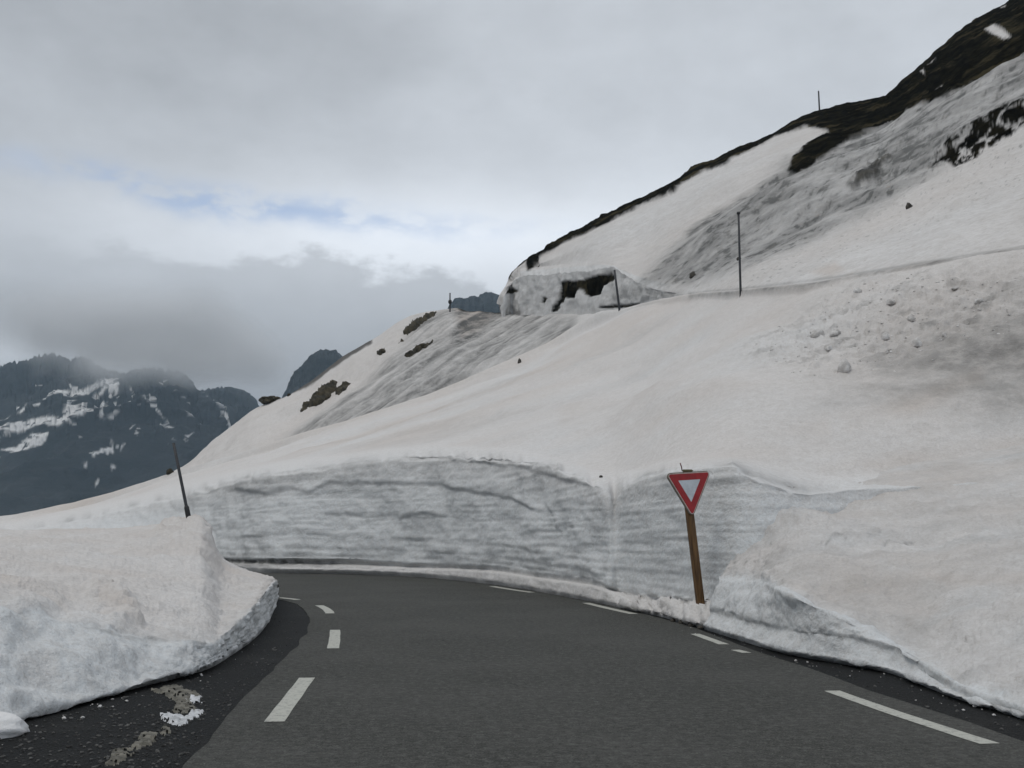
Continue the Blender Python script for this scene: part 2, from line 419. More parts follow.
heap = (sstep(612, 630, U) * (TT < 4.0) * sstep(0.3, 1.2, TT) + sstep(0.3, 1.2, TT) * (1 - sstep(1.8, 3, TT)) * .35)
dn += heap * (0.30 * fbm(P * 1.6, 4, 15) + .15 * fbm(P * 5, 3, 16))
# rim irregularity: shift vertical
rimm = np.exp(-((TT - 8.1) / np.where(TT > 8.1, .36, 0.8)) ** 2)
P[..., 2] -= rimm * np.abs(0.35 * fbm(v3(S * .5, 0, 0), 4, 17) + .09 * fbm(v3(S * 1.2, 5, 0), 3, 18)) * sstep(180, 300, U)
slopem = sstep(8.6, 9.2, TT)
und = fbm(P * np.array([.07, .05, .1]), 3, 21) * 1.1 + fbm(P * np.array([.35, .22, .35]), 4, 22) * .22 + fbm(P * 1.8, 3, 23) * .035
edgefade = 1 - sstep(9.85, 10.5, TT) * .7
dn += slopem * und * sstep(8.8, 9.5, TT) * edgefade
# avalanche debris on the right
debm = polymask(U, V, [(745, 350), (800, 320), (840, 290), (930, 275), (1010, 275), (1040, 300), (1000, 330), (900, 370), (820, 385), (770, 370)], 22)
lump = np.maximum(0, fbm(P * 1.7, 4, 24)) ** 1.1
dn += debm * slopem * (0.50 * lump + .20 * fbm(P * 3.5, 3, 25))
dn += slopem * .10 * np.maximum(0, fbm(P * 2.4, 3, 26)) * sstep(700, 900, U)
P += nrm * dn[..., None]
# dirt layers, darker slot and foot
lines = np.exp(-(fbm(v3(S * .09, Z * 1.9 + .12 * fbm(v3(S * .8, Z, 0), 2, 30), 2.2), 3, 31) / .028) ** 2)
lines2 = np.exp(-(fbm(v3(S * .03, (Z + .10 * fbm(v3(S * .12, 0, 6), 2, 35)) * 8.0, 7.2), 3, 32) / .020) ** 2)
lmod = sstep(-.15, .3, fbm(v3(S * .25, Z * .6, 5), 3, 33))
grA = wallm * (.16 * ledg + .01 + .05 * lines * lmod + .12 * lines2 * (.4 + .6 * lmod) * (1 + .8 * pan[None])) + .03 * wallm * np.maximum(0, scoop + .15)
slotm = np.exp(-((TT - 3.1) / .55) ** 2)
grA += slotm * .30 * (1 - .6 * pan[None]) + .85 * np.exp(-((TT - 2.9) / 1.0) ** 2) * (1 - sstep(270, 400, U))  # darker along the slot, strongest at the left end
rimdirt = np.exp(-((TT - 7.9) / .45) ** 2) * sstep(-.1, .35, fbm(v3(S * .4, 2, 0), 3, 34))
grA += rimdirt * .35
grA += np.exp(-(TT / .8) ** 2) * .25  # darker along the recessed foot of the wall
tex = fbm(P * np.array([.10, .25, .4]), 5, 36)
grS = slopem * (.05 + .10 * sstep(0, .35, fbm(P * np.array([.04, .12, .2]), 4, 43)) + .62 * sstep(-.40, .3, tex) * polymask(U, V, [(820, 420), (900, 360), (1000, 310), (1500, 250), (1500, 480), (1100, 440), (950, 440)], 45))
grS += slopem * debm * .30 * sstep(.02, .3, fbm(P * 1.1, 4, 37))
band = linemask(U, V, [(690, 296), (760, 289), (800, 284), (850, 277), (900, 270), (960, 259), (1024, 250), (1100, 238)], 2.2)
grS += slopem * band * (.25 + .5 * np.clip(fbm(v3(U * .03, V * .1, 0), 3, 38) + .4, 0, 1))
dirtleft = linemask(U, V, [(190, 497), (240, 487), (275, 481), (320, 475), (380, 463)], 4.5)
grA += dirtleft * .22 * sstep(-.3, .2, fbm(v3(U * .03, V * .08, 1), 3, 39))
dusA = np.clip(.24 + .9 * fbm(P * np.array([.05, .09, .1]), 4, 40), 0, .75) * slopem
for poly, a in (([(640, 470), (740, 440), (830, 425), (830, 455), (740, 462)], .35), ([(820, 470), (900, 455), (1030, 440), (1030, 462), (900, 475)], .45),
                ([(840, 425), (880, 415), (980, 375), (985, 388), (900, 425), (850, 438)], .35), ([(870, 268), (935, 258), (945, 262), (900, 270)], .6),
                ([(560, 400), (700, 380), (760, 400), (640, 440), (560, 430)], .18)):
    dusA += 1.35 * a * polymask(U, V, poly, 9) * (.6 + .8 * fbm(P * .5, 3, 41))
iceA = wallm * .85 * (1 - .6 * sstep(5.6, 7.4, TT)) + (1 - slopem) * .1 + .25 * slopem * sstep(0, .3, fbm(P * np.array([.06, .2, .3]), 3, 42))
atA = dict(ice=iceA, dust=dusA + .06 * heap, grime_shade=grA + grS, earth_shade=0 * grA)
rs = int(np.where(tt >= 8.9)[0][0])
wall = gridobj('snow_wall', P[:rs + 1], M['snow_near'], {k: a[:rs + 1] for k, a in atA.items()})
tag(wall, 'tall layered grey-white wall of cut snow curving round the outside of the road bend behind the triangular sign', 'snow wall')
slope = gridobj('snow_slope', P[rs:], M['snow_near'], {k: a[rs:] for k, a in atA.items()})
tag(slope, kind='structure')
PA = P.copy()

# ------------------------------------------------------------------ net B: far dirty slope under the upper road
ub = np.r_[np.linspace(60, 180, 40), np.arange(182, 606, 1.3)]
sky_b = crv([(60, 520), (120, 499), (160, 478), (185, 464), (220, 437), (240, 420), (255, 408), (285, 396), (300, 388), (330, 366), (345, 355), (375, 338), (400, 321), (415, 314), (430, 311), (442, 309), (455, 308), (470, 312), (500, 312.5), (560, 315), (606, 313)], ub)
dsky = crv([(60, 165), (300, 158), (480, 150), (560, 128), (606, 108)], ub)
bot = crv([(60, 540), (190, 492), (300, 462), (400, 432), (500, 392), (560, 352), (606, 330)], ub)
dbot = crv([(60, 125), (190, 118), (400, 108), (500, 105), (560, 103), (606, 100)], ub)
U, V, I, tt = netgrid(np.array([bot, sky_b, sky_b + 10, sky_b + 60]), 1 / np.array([dbot, dsky, dsky + 12, dsky + 40]), np.array([ub] * 4), [95, 5, 4])
P = Q(U, V, 1 / I); nrm = gridnormals(P); TT = np.repeat(tt[:, None], len(ub), 1)
ca = (U - 350) * .535 + (V - 415) * .845      # across the fall line
al = -(U - 350) * .845 + (V - 415) * .535
stre = fbm(v3(ca * .14, al * .005, 0), 5, 51, .6); stre2 = fbm(v3(ca * .55, al * .025, 3), 3, 52)
dirtm = polymask(U, V, [(418, 318), (460, 306), (510, 306), (575, 318), (575, 335), (520, 358), (460, 388), (400, 410), (330, 430), (280, 442), (320, 412), (372, 378), (405, 345)], 9)
P += nrm * (((fbm(P * .05, 4, 53) * 2.0 + fbm(P * .25, 4, 54) * .45 - stre * .7 * dirtm) * (1 - np.exp(-((TT - 1) / .12) ** 2) * .6)))[..., None]
grB = dirtm * np.clip(.50 + .9 * stre + .5 * stre2, 0, .92) + polymask(U, V, [(452, 309), (500, 310), (492, 318), (470, 335), (452, 345), (456, 325)], 5) * .7 * np.clip(.6 + stre * 1.5, 0, 1) + .04
grB += .55 * linemask(U, V, [(462, 311), (500, 312.5), (530, 314)], 1.3)
erB = np.zeros_like(U)
jag = 2.2 * fbm(v3(U * .12, V * .12, 0), 3, 55)
erB = np.maximum(erB, polymask(U, V + jag, [(255, 390), (285, 388), (300, 380), (345, 348), (372, 335), (372, 343), (345, 360), (305, 388), (288, 395), (268, 403), (258, 403)], 1.0) * .8)
erB = np.maximum(erB, polymask(U, V + jag, [(455, 300), (500, 305), (500, 313.5), (470, 313), (458, 310)], .8) * .8)
dusB = np.clip(.22 + .7 * fbm(P * .04, 3, 56), 0, .6) * (1 - dirtm * .6) + polymask(U, V, [(455, 309), (498, 311), (488, 322), (462, 338)], 6) * 1.0
hb = gridobj('hillside', P, M['snow_mid'], dict(ice=.1 + 0 * U, dust=dusB, grime_shade=grB, earth_shade=erB))
tag(hb, kind='structure')
PB = P.copy()

# ------------------------------------------------------------------ net D: upper cut wall + upper hillside
ud = np.r_[np.arange(501.5, 520, .5), np.arange(520, 1030, 1.35), np.linspace(1035, 1500, 60)]
bs = crv([(501.5, 309), (512, 313), (555, 313), (600, 311), (640, 307), (690, 298), (740, 294), (850, 281), (960, 263), (1024, 253), (1500, 192)], ud)
dbs = crv([(501.5, 144), (512, 141), (555, 127), (600, 109), (640, 94), (690, 70), (740, 56), (850, 44), (1024, 37), (1500, 28)], ud)
rm = crv([(501.5, 306), (503, 299), (506, 293), (510, 286), (516, 279), (525, 276), (540, 275), (575, 272), (612, 268), (625, 274), (640, 284), (665, 291), (690, 294), (740, 290), (850, 277), (960, 259), (1024, 249), (1500, 187)], ud)
rm_b = rm.copy(); rm = rm + sstep(512, 525, ud) * (1 - sstep(640, 670, ud)) * (3.5 * fbm(v3(ud * .06, 0, 0), 4, 79) + 2.5 * fbm(v3(ud * .3, 4, 0), 3, 80))
sb = crv([(501.5, .5), (540, 2.0), (612, 2), (640, 1.6), (690, 1.0), (1500, .8)], ud)
sk = crv([(501.5, 303), (503, 296), (506, 290), (510, 282), (512, 276), (516, 270), (522, 264), (530, 258), (545, 249), (562, 239), (580, 229.5), (600, 219), (620, 208.5), (640, 198.5), (660, 189), (680, 178), (693, 168), (700, 164), (714, 160), (735, 148), (755, 141), (775, 131), (790, 122), (800, 117), (812, 113), (825, 109), (845, 104), (865, 100), (882, 97), (889, 95.5), (893, 90), (900, 82), (910, 74), (917, 68), (925, 61), (935, 51), (945, 43), (960, 30), (975, 20), (990, 11), (1003, 5), (1012, -2), (1040, -25), (1100, -70), (1250, -160), (1500, -300)], ud)
dsk = crv([(501.5, 146), (506, 147), (516, 150), (560, 156), (640, 162), (740, 167), (850, 173), (900, 182), (1024, 195), (1500, 235)], ud)
def gblur(xa, a, sg):
    x = np.arange(xa[0], xa[-1] + .5); y = np.interp(x, xa, a); k = np.exp(-.5 * (np.arange(-3 * sg, 3 * sg + 1) / sg) ** 2); k /= k.sum()
    return np.interp(xa, x, np.convolve(np.pad(y, 3 * sg, mode='edge'), k, 'valid'))
mixl = sstep(560, 640, ud); bs = bs + 9 * (1 - sstep(610, 650, ud)); dbs = dbs + 6 * (1 - sstep(600, 650, ud)) * sstep(503, 512, ud)
dbs = dbs * (1 - mixl) + gblur(ud, dbs, 50) * mixl; dsk = dsk * (1 - mixl) + gblur(ud, dsk, 50) * mixl
rsmD = rm_b * (1 - mixl) + gblur(ud, rm_b, 30) * mixl - 8; skb = np.where(ud < 535, sk, gblur(ud, sk, 28)); t_ = (rm_b - rsmD) / (rm_b - skb + 1e-6); t_ = np.clip(t_, 0, .5); rsmD = np.where(ud < 520, rm_b - (rm_b - sk) * .1, rsmD); t_ = np.where(ud < 520, .1, t_)
dbs = np.maximum(dbs, np.interp(ud, us, dcr) + 3.5 * mixl)
drs = 1 / ((1 / (dbs + sb + .3)) * (1 - t_) + t_ / dsk)
skS = np.where(ud < 535, sk + (rm_b - sk) * .2, np.maximum(gblur(ud, sk, 28) + 13, sk + 6))
tS = np.where(ud < 535, .8, np.clip((rm_b - skS) / (rm_b - skb), .5, .97)); dS = 1 / ((1 / (dbs + sb + .3)) * (1 - tS) + tS / dsk)
U, V, I, tt = netgrid(np.array([bs, rm * .5 + bs * .5, rm, rsmD, skS, sk, sk + 6, sk + 80]),
                      1 / np.array([dbs, dbs + sb * .35, dbs + sb, drs, dS, dsk, dsk + 14, dsk + 70]), np.array([ud] * 8), [24, 24, 8, 172, 14, 6, 5])
tt = np.interp(tt, [0, 1, 2, 3, 4, 5, 6, 7], [0, 1, 2, 2.03, 2.93, 3, 4, 5])
P = Q(U, V, 1 / I); nrm = gridnormals(P); TT = np.repeat(tt[:, None], len(ud), 1)
cl = (TT < 2.02) * (1 - sstep(650, 690, U)); up = sstep(2.0, 2.12, TT)
ed = 1 - np.exp(-((TT - 3) / .05) ** 2) * .75
j = 2.5 * fbm(v3(U * .07, V * .07, 0), 4, 61) + 1.2 * fbm(v3(U * .35, V * .35, 4), 3, 62)
skl = [(501.5, 240), (520, 240), (600, 190), (700, 140), (800, 90), (880, 70), (960, -10), (1040, -60), (1100, -100), (1500, -330)]
low = [(1500, -60), (1100, 36), (1024, 63), (1005, 65), (988, 79), (964, 88), (929, 103), (888, 118), (841, 141), (815, 155), (797, 167), (785, 164), (796, 150), (812, 136), (828, 128), (806, 125), (775, 136), (749, 150), (734, 158), (726, 165), (705, 171), (687, 182), (676, 193), (664, 197), (641, 207), (617, 219), (588, 231), (559, 245), (541, 257), (534, 268), (527, 271), (527, 262), (520, 268), (512, 279), (501, 290)]
er = polymask(U, V + j - 2.6 * sstep(530, 560, U), skl + low, 1.5)
er = np.maximum(er, polymask(U + 2 * j, V + 2.0 * j, [(927, 165), (934, 155), (947, 144), (976, 128), (1000, 112), (1024, 108), (1100, 88), (1100, 105), (1024, 124), (999, 136), (967, 155), (953, 161), (945, 157)], 2.0) * sstep(-.10, .08, fbm(v3(((U - 650) * .51 + (V - 280) * .857) * .22, ((U - 650) * .857 - (V - 280) * .51) * .07, 9), 5, 76, .7) + .09))
er = np.maximum(er, .8 * polymask(U + 2 * j, V + 2 * j, [(848, 188), (872, 170), (893, 158), (880, 174), (858, 188)], 2.5))
for poly in ([(988, 36), (995, 31), (1004, 31), (1010, 35), (1003, 38), (996, 37)], [(928, 67), (936, 62), (939, 64), (932, 69)], [(932, 86), (938, 82), (948, 82), (942, 85)], [(1000, 8), (1006, 6), (1006, 9)], [(923, 76), (927, 73), (927, 77)]):
    er *= 1 - polymask(U + j * .4, V + j * .4, poly, .9)
rock_shade = np.zeros_like(U)
jc = 1.6 * fbm(v3(U * .28, V * .28, 4), 3, 63)
for poly in ([(558, 297), (559.5, 283), (566, 280), (577, 281), (587, 277.5), (600, 275), (611, 273), (611, 281), (602, 285), (598, 294), (590, 297), (583, 294), (580, 288), (576, 298), (566, 298), (560, 303), (555, 313), (552, 312), (555, 303)],
             [(506, 294), (510, 287), (516, 290), (513, 293)], [(540, 302), (544, 297), (547, 298), (543, 303)], [(598, 307.5), (609, 305), (640, 304), (626, 307.5), (607, 309)]):  # last polygon: overhang shade painted as a dark slot, the others bare rock
    rock_shade = np.maximum(rock_shade, polymask(U + jc, V + jc, poly, 1.0))
er = np.maximum(er, rock_shade)
ca = (U - 650) * .51 + (V - 280) * .857; al = (U - 650) * .857 - (V - 280) * .51
ca = ca + 7 * fbm(v3(U * .02, V * .02, 2), 3, 77); st = fbm(v3(ca * .10, al * .008, 0), 5, 64, .6); st2 = fbm(v3(ca * .40, al * .07, 5), 4, 65, .65)
gm = polymask(U, V, [(1003, 62), (1100, 40), (1100, 100), (1024, 120), (976, 140), (935, 165), (880, 198), (815, 232), (745, 266), (690, 284), (640, 284), (668, 256), (700, 228), (750, 190), (785, 160), (841, 138), (888, 114), (964, 84)], 10)
gr = gm * np.clip(.60 + .5 * st + .28 * st2, .05, .9) + gm * .55 * sstep(.10, .32, st2 + .5 * st)
gr += .45 * linemask(U, V + 4 * st2, [(690, 234), (715, 214), (745, 196), (775, 180), (795, 170)], 5) * np.clip(.8 + 2 * st2, 0, 1)
gr += .5 * gm * sstep(0, .35, st2) * linemask(U, V, [(855, 185), (890, 160), (950, 130)], 16)
spk = polymask(U, V, [(700, 290), (820, 235), (940, 165), (1040, 120), (1040, 170), (900, 235), (780, 285)], 10)
gr += spk * .5 * sstep(.22, .42, fbm(v3(U * .22 + V * .1, V * .5, 0), 4, 66))
gr += .11 + cl * (.02 + .15 * np.maximum(0, fbm(v3(U * .05, V * .5, 0), 3, 67)) + .25 * np.maximum(0, fbm(v3(U * .25, V * .1, 7), 3, 73)))
gr += .3 * polymask(U, V, [(612, 285), (640, 288), (690, 293), (690, 297), (640, 300), (612, 300)], 4)
gr += .35 * linemask(U, V, [(690, 294), (760, 287), (850, 275), (960, 257), (1024, 247), (1100, 237)], 1.6)
rel = (fbm(P * .03, 4, 68) * 2.4 + fbm(P * .14, 4, 69) * .45 - st * gm * .45) * up * ed * sstep(2.05, 2.5, TT)
rel += er * up * (1 - .9 * polymask(U, V, [(900, 190), (900, 130), (1100, 60), (1100, 190)], 12)) * (.9 * np.abs(fbm(P * .22, 4, 70)) + .7 * np.maximum(0, fbm(P * .5, 3, 71))) * (.35 + .65 * ed)
crim = 1 - sstep(1.75, 2.0, TT) * .75
rel += cl * crim * (fbm(P * .3, 4, 72) * .8 + fbm(v3(U * .25, V * .06, 1), 3, 74) * .5) - rock_shade * cl * .2
P += nrm * rel[..., None]
du = np.clip(.26 + .8 * fbm(P * .03, 4, 75), 0, .6) * (1 - gm * .8) + .5 * polymask(U, V, [(810, 272), (835, 262), (845, 270), (830, 276)], 4)
rD = int(np.where(tt >= 2.0)[0][0])
atD = dict(ice=.15 + cl * .4, dust=du * (1 - cl * .8), grime_shade=gr, earth_shade=er)
cutw = gridobj('snow_wall', P[:rD + 1], M['snow_mid'], {k: a[:rD + 1] for k, a in atD.items()})
tag(cutw, 'distant cut snow wall above the upper road with dark rock showing through its face', 'snow wall')
hd = gridobj('hillside', P[rD:], M['snow_far'], {k: a[rD:] for k, a in atD.items()})
tag(hd, kind='structure')
PD = P.copy()

# upper road bench behind the crest of the near slope
upl, upr = [], []
for u_, v_, d_ in ((440, 324, 170), (500, 326, 150), (560, 328, 126), (600, 324, 106), (640, 316, 92), (690, 306, 70), (740, 300, 60), (850, 288, 48), (1024, 262, 40), (1300, 224, 34)):
    p = Q(u_, v_, d_); upl.append(Vector(p) + Vector((0, -1.5, -.3))); upr.append(Vector(p) + Vector((2, 4.5, -.3)))
vv = upl + upr; k = len(upl)
uro = meshobj('upper_road', vv, [(i, i + 1, k + i + 1, k + i) for i in range(k - 1)], M['asphalt'])
tag(uro, kind='structure')

# ------------------------------------------------------------------ net C: right-hand bank
def bvh(Pg):
    nr, nc = Pg.shape[:2]; idx = np.arange(nr * nc).reshape(nr, nc)
    q = np.stack([idx[:-1, :-1], idx[:-1, 1:], idx[1:, 1:], idx[1:, :-1]], -1).reshape(-1, 4)
    return BVHTree.FromPolygons(Pg.reshape(-1, 3).tolist(), q.tolist())
bA = bvh(PA); bB = bvh(PB); bD = bvh(PD)
cam0 = Vector((0, 0, CAMH))
def hit(b, u, v):
    a, c = ray(u, v); r = Vector((float(a), 1, float(c)))
    h = b.ray_cast(cam0, r.normalized())
    return (h[0], h[1]) if h[0] is not None else (None, None)
kn = np.arange(9)
cb = np.array([(704, 630), (732, 639), (790, 656), (840, 665), (887, 674), (958, 701), (1024, 720), (1200, 776), (1500, 870)], float)
cs = np.array([(711, 611), (738, 619), (797, 632), (840, 637), (892, 650), (962, 691), (1027, 713), (1202, 766), (1502, 852)], float)
cr = np.array([(719, 575), (755, 577), (786, 589), (836, 611), (895, 640), (966, 684), (1029, 707), (1204, 754), (1504, 838)], float)
cm = np.array([(728, 560), (766, 560), (803, 572), (850, 588), (903, 588), (968, 610), (1030, 625), (1205, 640), (1505, 650)], float)
cn = np.array([(751, 525), (782, 520), (818, 527), (858, 528), (906, 530), (970, 538), (1030, 540), (1205, 540), (1505, 545)], float)
ct = np.array([(753, 484), (783, 486), (818, 488), (862, 477), (908, 462), (970, 452), (1030, 440), (1205, 410), (1505, 380)], float)
ns = 430
x = np.linspace(0, 8, ns); x = pchip([0, 2.4, 5.0, 6.5, 8], [0, 2.6, 6.05, 7.0, 8], x)
def kc(a): return pchip(kn, a, x)
db = gdep(cb[:, 0], cb[:, 1])
dtop = []
for (u_, v_) in ct:
    h, n_ = hit(bA, u_, v_); dtop.append((h.y if h else 20) + .2)
dtop = np.array(dtop)
rimd = db + np.array([.95, .75, .75, .75, .65, .5, .5, .5, .5])
def auto(c):
    f = (cr[:, 1] - c[:, 1]) / (cr[:, 1] - ct[:, 1])
    return 1 / ((1 / rimd) * (1 - f) + (1 / dtop) * f)
dm = auto(cm) * np.array([1.0, 1, 1, 1, 1, 1, 1, 1, 1]); dn_ = auto(cn)
R = [(cb, db + .32), (cb - [0, 5], db), (cs + [0, 4], db + .12), (cs, db + np.array([.22, .2, .18, .16, .14, .12, .12, .12, .12])), (cs - [0, 5], db + .16), (cr + [0, 5], db + .3), (cr, rimd), (cm, dm), (cn, dn_), (ct, dtop), (ct - [0, 12], dtop + 2.2)]
U, V, I, tt = netgrid(np.array([kc(r[0][:, 1]) for r in R]), np.array([kc(1 / r[1]) for r in R]), np.array([kc(r[0][:, 0]) for r in R]), [3, 6, 3, 4, 12, 4, 22, 26, 30, 8], 6, 6.3)
P = Q(U, V, 1 / I); nrm = gridnormals(P); TT = np.repeat(tt[:, None], ns, 1)
face = (1 - sstep(5.6, 6.4, TT)); topm = 1 - face
dn = topm * (.30 * fbm(P * .45, 4, 81) + .13 * fbm(P * 1.7, 5, 82, .6) + .11 * np.maximum(0, fbm(P * 3.6, 4, 83, .6))) * (1 - sstep(8.4, 9, TT) * .8)
dn += face * sstep(.3, 1, TT) * (.16 * fbm(P * np.array([.9, .9, 2.2]), 4, 84) + .06 * fbm(P * 3.5, 4, 85))
P += nrm * dn[..., None]
edge = np.exp(-((TT - 6.0) / .5) ** 2)
P[..., 2] += edge * (.16 * fbm(P * 1.3, 4, 86) + .05 * fbm(P * 5, 3, 87))
# chute streaks of the lobe and crease marks
ch = polymask(U, V, [(752, 482), (815, 490), (800, 520), (770, 545), (735, 556)], 8)
sk2 = fbm(v3((U - .45 * (V - 520)) * .09, V * .012, 0), 4, 88)
P += nrm * (ch * sk2 * .05)[..., None]
gC = .06 + topm * (.11 + .10 * sstep(-.1, .3, fbm(P * np.array([.3, .8, 1.2]), 4, 93))) + face * np.clip(-.04 + .25 * fbm(P * np.array([.5, .5, 4]), 3, 89), 0, .25) + .30 * np.exp(-((TT - 3.2) / .5) ** 2) + .22 * np.exp(-(TT / .7) ** 2)  # last terms: darker along the slot row and the foot
gC += edge * .12 * sstep(-.1, .3, fbm(P * 2, 3, 90)) + ch * .22 * np.maximum(0, sk2 + .1)
for ln_ in ([(826, 545), (832, 540), (840, 538), (846, 541)], [(884, 548), (890, 542), (900, 543), (912, 539)], [(868, 535), (880, 534)], [(848, 505), (855, 500), (858, 492), (852, 490)]):
    gC += .34 * linemask(U, V, np.array(ln_), 1.0)
gC += .35 * linemask(U, V, [(745, 479), (770, 484), (790, 486), (812, 491), (818, 497)], 2.2)  # painted shade: dark line under the undercut rim
dC = np.clip(.18 + .8 * fbm(P * np.array([.25, .5, .5]), 4, 91), 0, .6) * topm + .35 * polymask(U, V, [(930, 580), (1024, 570), (1100, 560), (1100, 575), (1024, 582), (950, 588)], 5)
iC = face * .85 + .3 * topm * sstep(0, .3, fbm(P * .7, 3, 92)) + ch * .3
bank_r = gridobj('snow_bank', P, M['snow_near'], dict(ice=iC, dust=dC, grime_shade=gC, earth_shade=0 * U))
tag(bank_r, 'low rounded snow bank along the right road edge, right of the sign post', 'snow bank', 'ploughed snow banks beside the road')
PC = P.copy(); bC = bvh(PC)

# ------------------------------------------------------------------ net L: left-hand bank
ul = np.r_[np.linspace(-330, -6, 60), np.arange(-4, 278.6, .95)]
lb = crv([(-330, 860), (-100, 768), (0, 731), (30, 719), (60, 711), (100, 701), (140, 690), (180, 680), (209, 671), (235, 655), (256, 639), (268, 624), (275, 609), (278.6, 598)], ul)
lr = crv([(-330, 640), (0, 614), (87, 622), (140, 632), (195, 643), (214, 642), (228, 631), (244, 616), (262, 596), (275, 580.5), (278.6, 580)], ul)
lt = crv([(-330, 524), (0, 528), (100, 527), (150, 524), (180, 520), (192, 516), (200, 515.5), (208, 524), (213, 536), (217, 546), (221, 554), (226, 559), (245, 569), (262, 574.5), (272, 577), (275, 579.5), (278.6, 583)], ul)
dbl = gdep(ul, lb)
drl = dbl + crv([(-330, 2.2), (0, 1.6), (87, 1.3), (140, .9), (195, .35), (214, .22), (278.6, .15)], ul)
dtl = crv([(-330, 27), (0, 29), (150, 30), (200, 31), (217, 30), (245, 28.5), (272, 27), (278.6, 26.8)], ul)
proud = crv([(-330, .05), (100, .1), (195, .22), (278.6, .22)], ul)
lipv = crv([(-330, 4), (100, 5), (200, 7), (256, 6), (278.6, 4)], ul)
rows = [(lb - 1, dbl + .45), (lb - lipv, dbl + proud * .0), (lb * .55 + lr * .45, dbl + (drl - dbl) * .35), (lr + 3, drl - .02), (lr, drl + .08), (lr * .5 + lt * .5, None), (lt, dtl), (lt + 8, dtl + 1.4), (lt + 30, dtl + 2.4)]
f = .5
rows[5] = (rows[5][0], 1 / ((1 / drl) * .5 + (1 / dtl) * .5))
U, V, I, tt = netgrid(np.array([r[0] for r in rows]), 1 / np.array([r[1] for r in rows]), np.array([ul] * 9), [4, 18, 18, 4, 45, 45, 6, 5], 3, 4.4)
P = Q(U, V, 1 / I); nrm = gridnormals(P); TT = np.repeat(tt[:, None], len(ul), 1)
top = sstep(3.6, 4.4, TT); fc = 1 - top; rt = sstep(150, 215, U)
dn = top * (.22 * fbm(P * .6, 4, 101) + .10 * fbm(P * 2.2, 5, 102, .6) + .06 * np.maximum(0, fbm(P * 5, 3, 103))) * (1 - .7 * np.exp(-((TT - 6) / .15) ** 2))
dn += fc * sstep(.4, 1, TT) * ((.18 * fbm(P * np.array([.8, .8, 1.5]), 4, 104) + .06 * fbm(P * 3, 3, 105)) * (1 - rt * .6) + rt * (.17 * fbm(P * 2.4, 5, 106, .6) + .05 * np.abs(fbm(P * 8, 3, 107))))
dn += .16 * polymask(U, V, [(0, 590), (40, 585), (60, 600), (40, 625), (0, 625), (-60, 620), (-60, 595)], 14) * (.6 + fbm(P * 1.6, 3, 108))
dn += .25 * polymask(U, V, [(85, 590), (120, 586), (128, 600), (140, 622), (110, 625), (95, 610)], 8) * (.3 + 1.6 * fbm(P * 1.8, 3, 109))
dn += .20 * polymask(U, V, [(165, 520), (200, 515), (212, 530), (200, 548), (160, 546), (150, 535)], 8) * (.2 + 2 * fbm(P * 1.1, 3, 110))
P += nrm * dn[..., None]
gL = .08 + fc * rt * np.clip(.1 + .8 * fbm(P * np.array([2, 2, 4]), 4, 111), 0, .45) + .3 * np.exp(-((TT - .1) / .5) ** 2)  # last term darkens the recessed foot
gL += .25 * linemask(U, V, [(60, 625), (110, 634), (160, 636), (200, 640)], 5) * sstep(-.2, .3, fbm(P * 2, 3, 112)) * (.3 + fc)
dL = np.clip(.28 + .7 * fbm(P * np.array([.4, .3, .5]), 4, 113), 0, .8) * sstep(3.2, 4.6, TT)
for poly, a in (([(95, 590), (122, 586), (128, 605), (145, 622), (190, 640), (130, 632), (100, 612)], .5), ([(0, 578), (14, 582), (60, 596), (70, 610), (40, 600), (0, 590)], .35), ([(10, 650), (50, 655), (60, 680), (30, 690)], .2)):
    dL += a * polymask(U, V, poly, 7) * (.5 + 1.2 * fbm(P * 1.5, 3, 114))
iL = fc * .75 * (1 - dL) + .1
bank_l = gridobj('snow_bank', P, M['snow_near'], dict(ice=iL, dust=dL, grime_shade=gL, earth_shade=0 * U))
tag(bank_l, 'broad dust-stained snow bank left of the road, below the leaning dark pole', 'snow bank', 'ploughed snow banks beside the road')
PL = P.copy(); bL = bvh(PL)
# small snow tongue in the bottom-left corner
def blob(name, centre, r, mat, seed, sub=3, amp=.3, freq=1.6, flat=0.0):
    bm = bmesh.new(); bmesh.ops.create_icosphere(bm, subdivisions=sub, radius=1)
    co = np.array([v.co[:] for v in bm.verts])
    n = fbm(co * freq + seed * 3.7, 4, seed); k = 1 + amp * 2 * n
    for v, kk in zip(bm.verts, k):
        v.co = Vector((v.co.x * r[0] * kk, v.co.y * r[1] * kk, v.co.z * r[2] * kk))
        if v.co.z < -r[2] * .5: v.co.z = -r[2] * .5
    o = bmobj(name, bm, mat, smooth=flat <= 0)
    o.location = centre
    return o
M['snowlump'] = rockmat('old snow lump', (0.66, 0.67, 0.68), (0.80, 0.79, 0.78), 2.2, 0.05)
c = G(-48, 734)
o = blob('snow_chunk', (c.x, c.y, .04), (.55, .45, .16), M['snowlump'], 3, 4, .18, 1.4)
tag(o, 'flat white snow chunk lying on the dark gravel at the lower left edge', 'snow chunk')

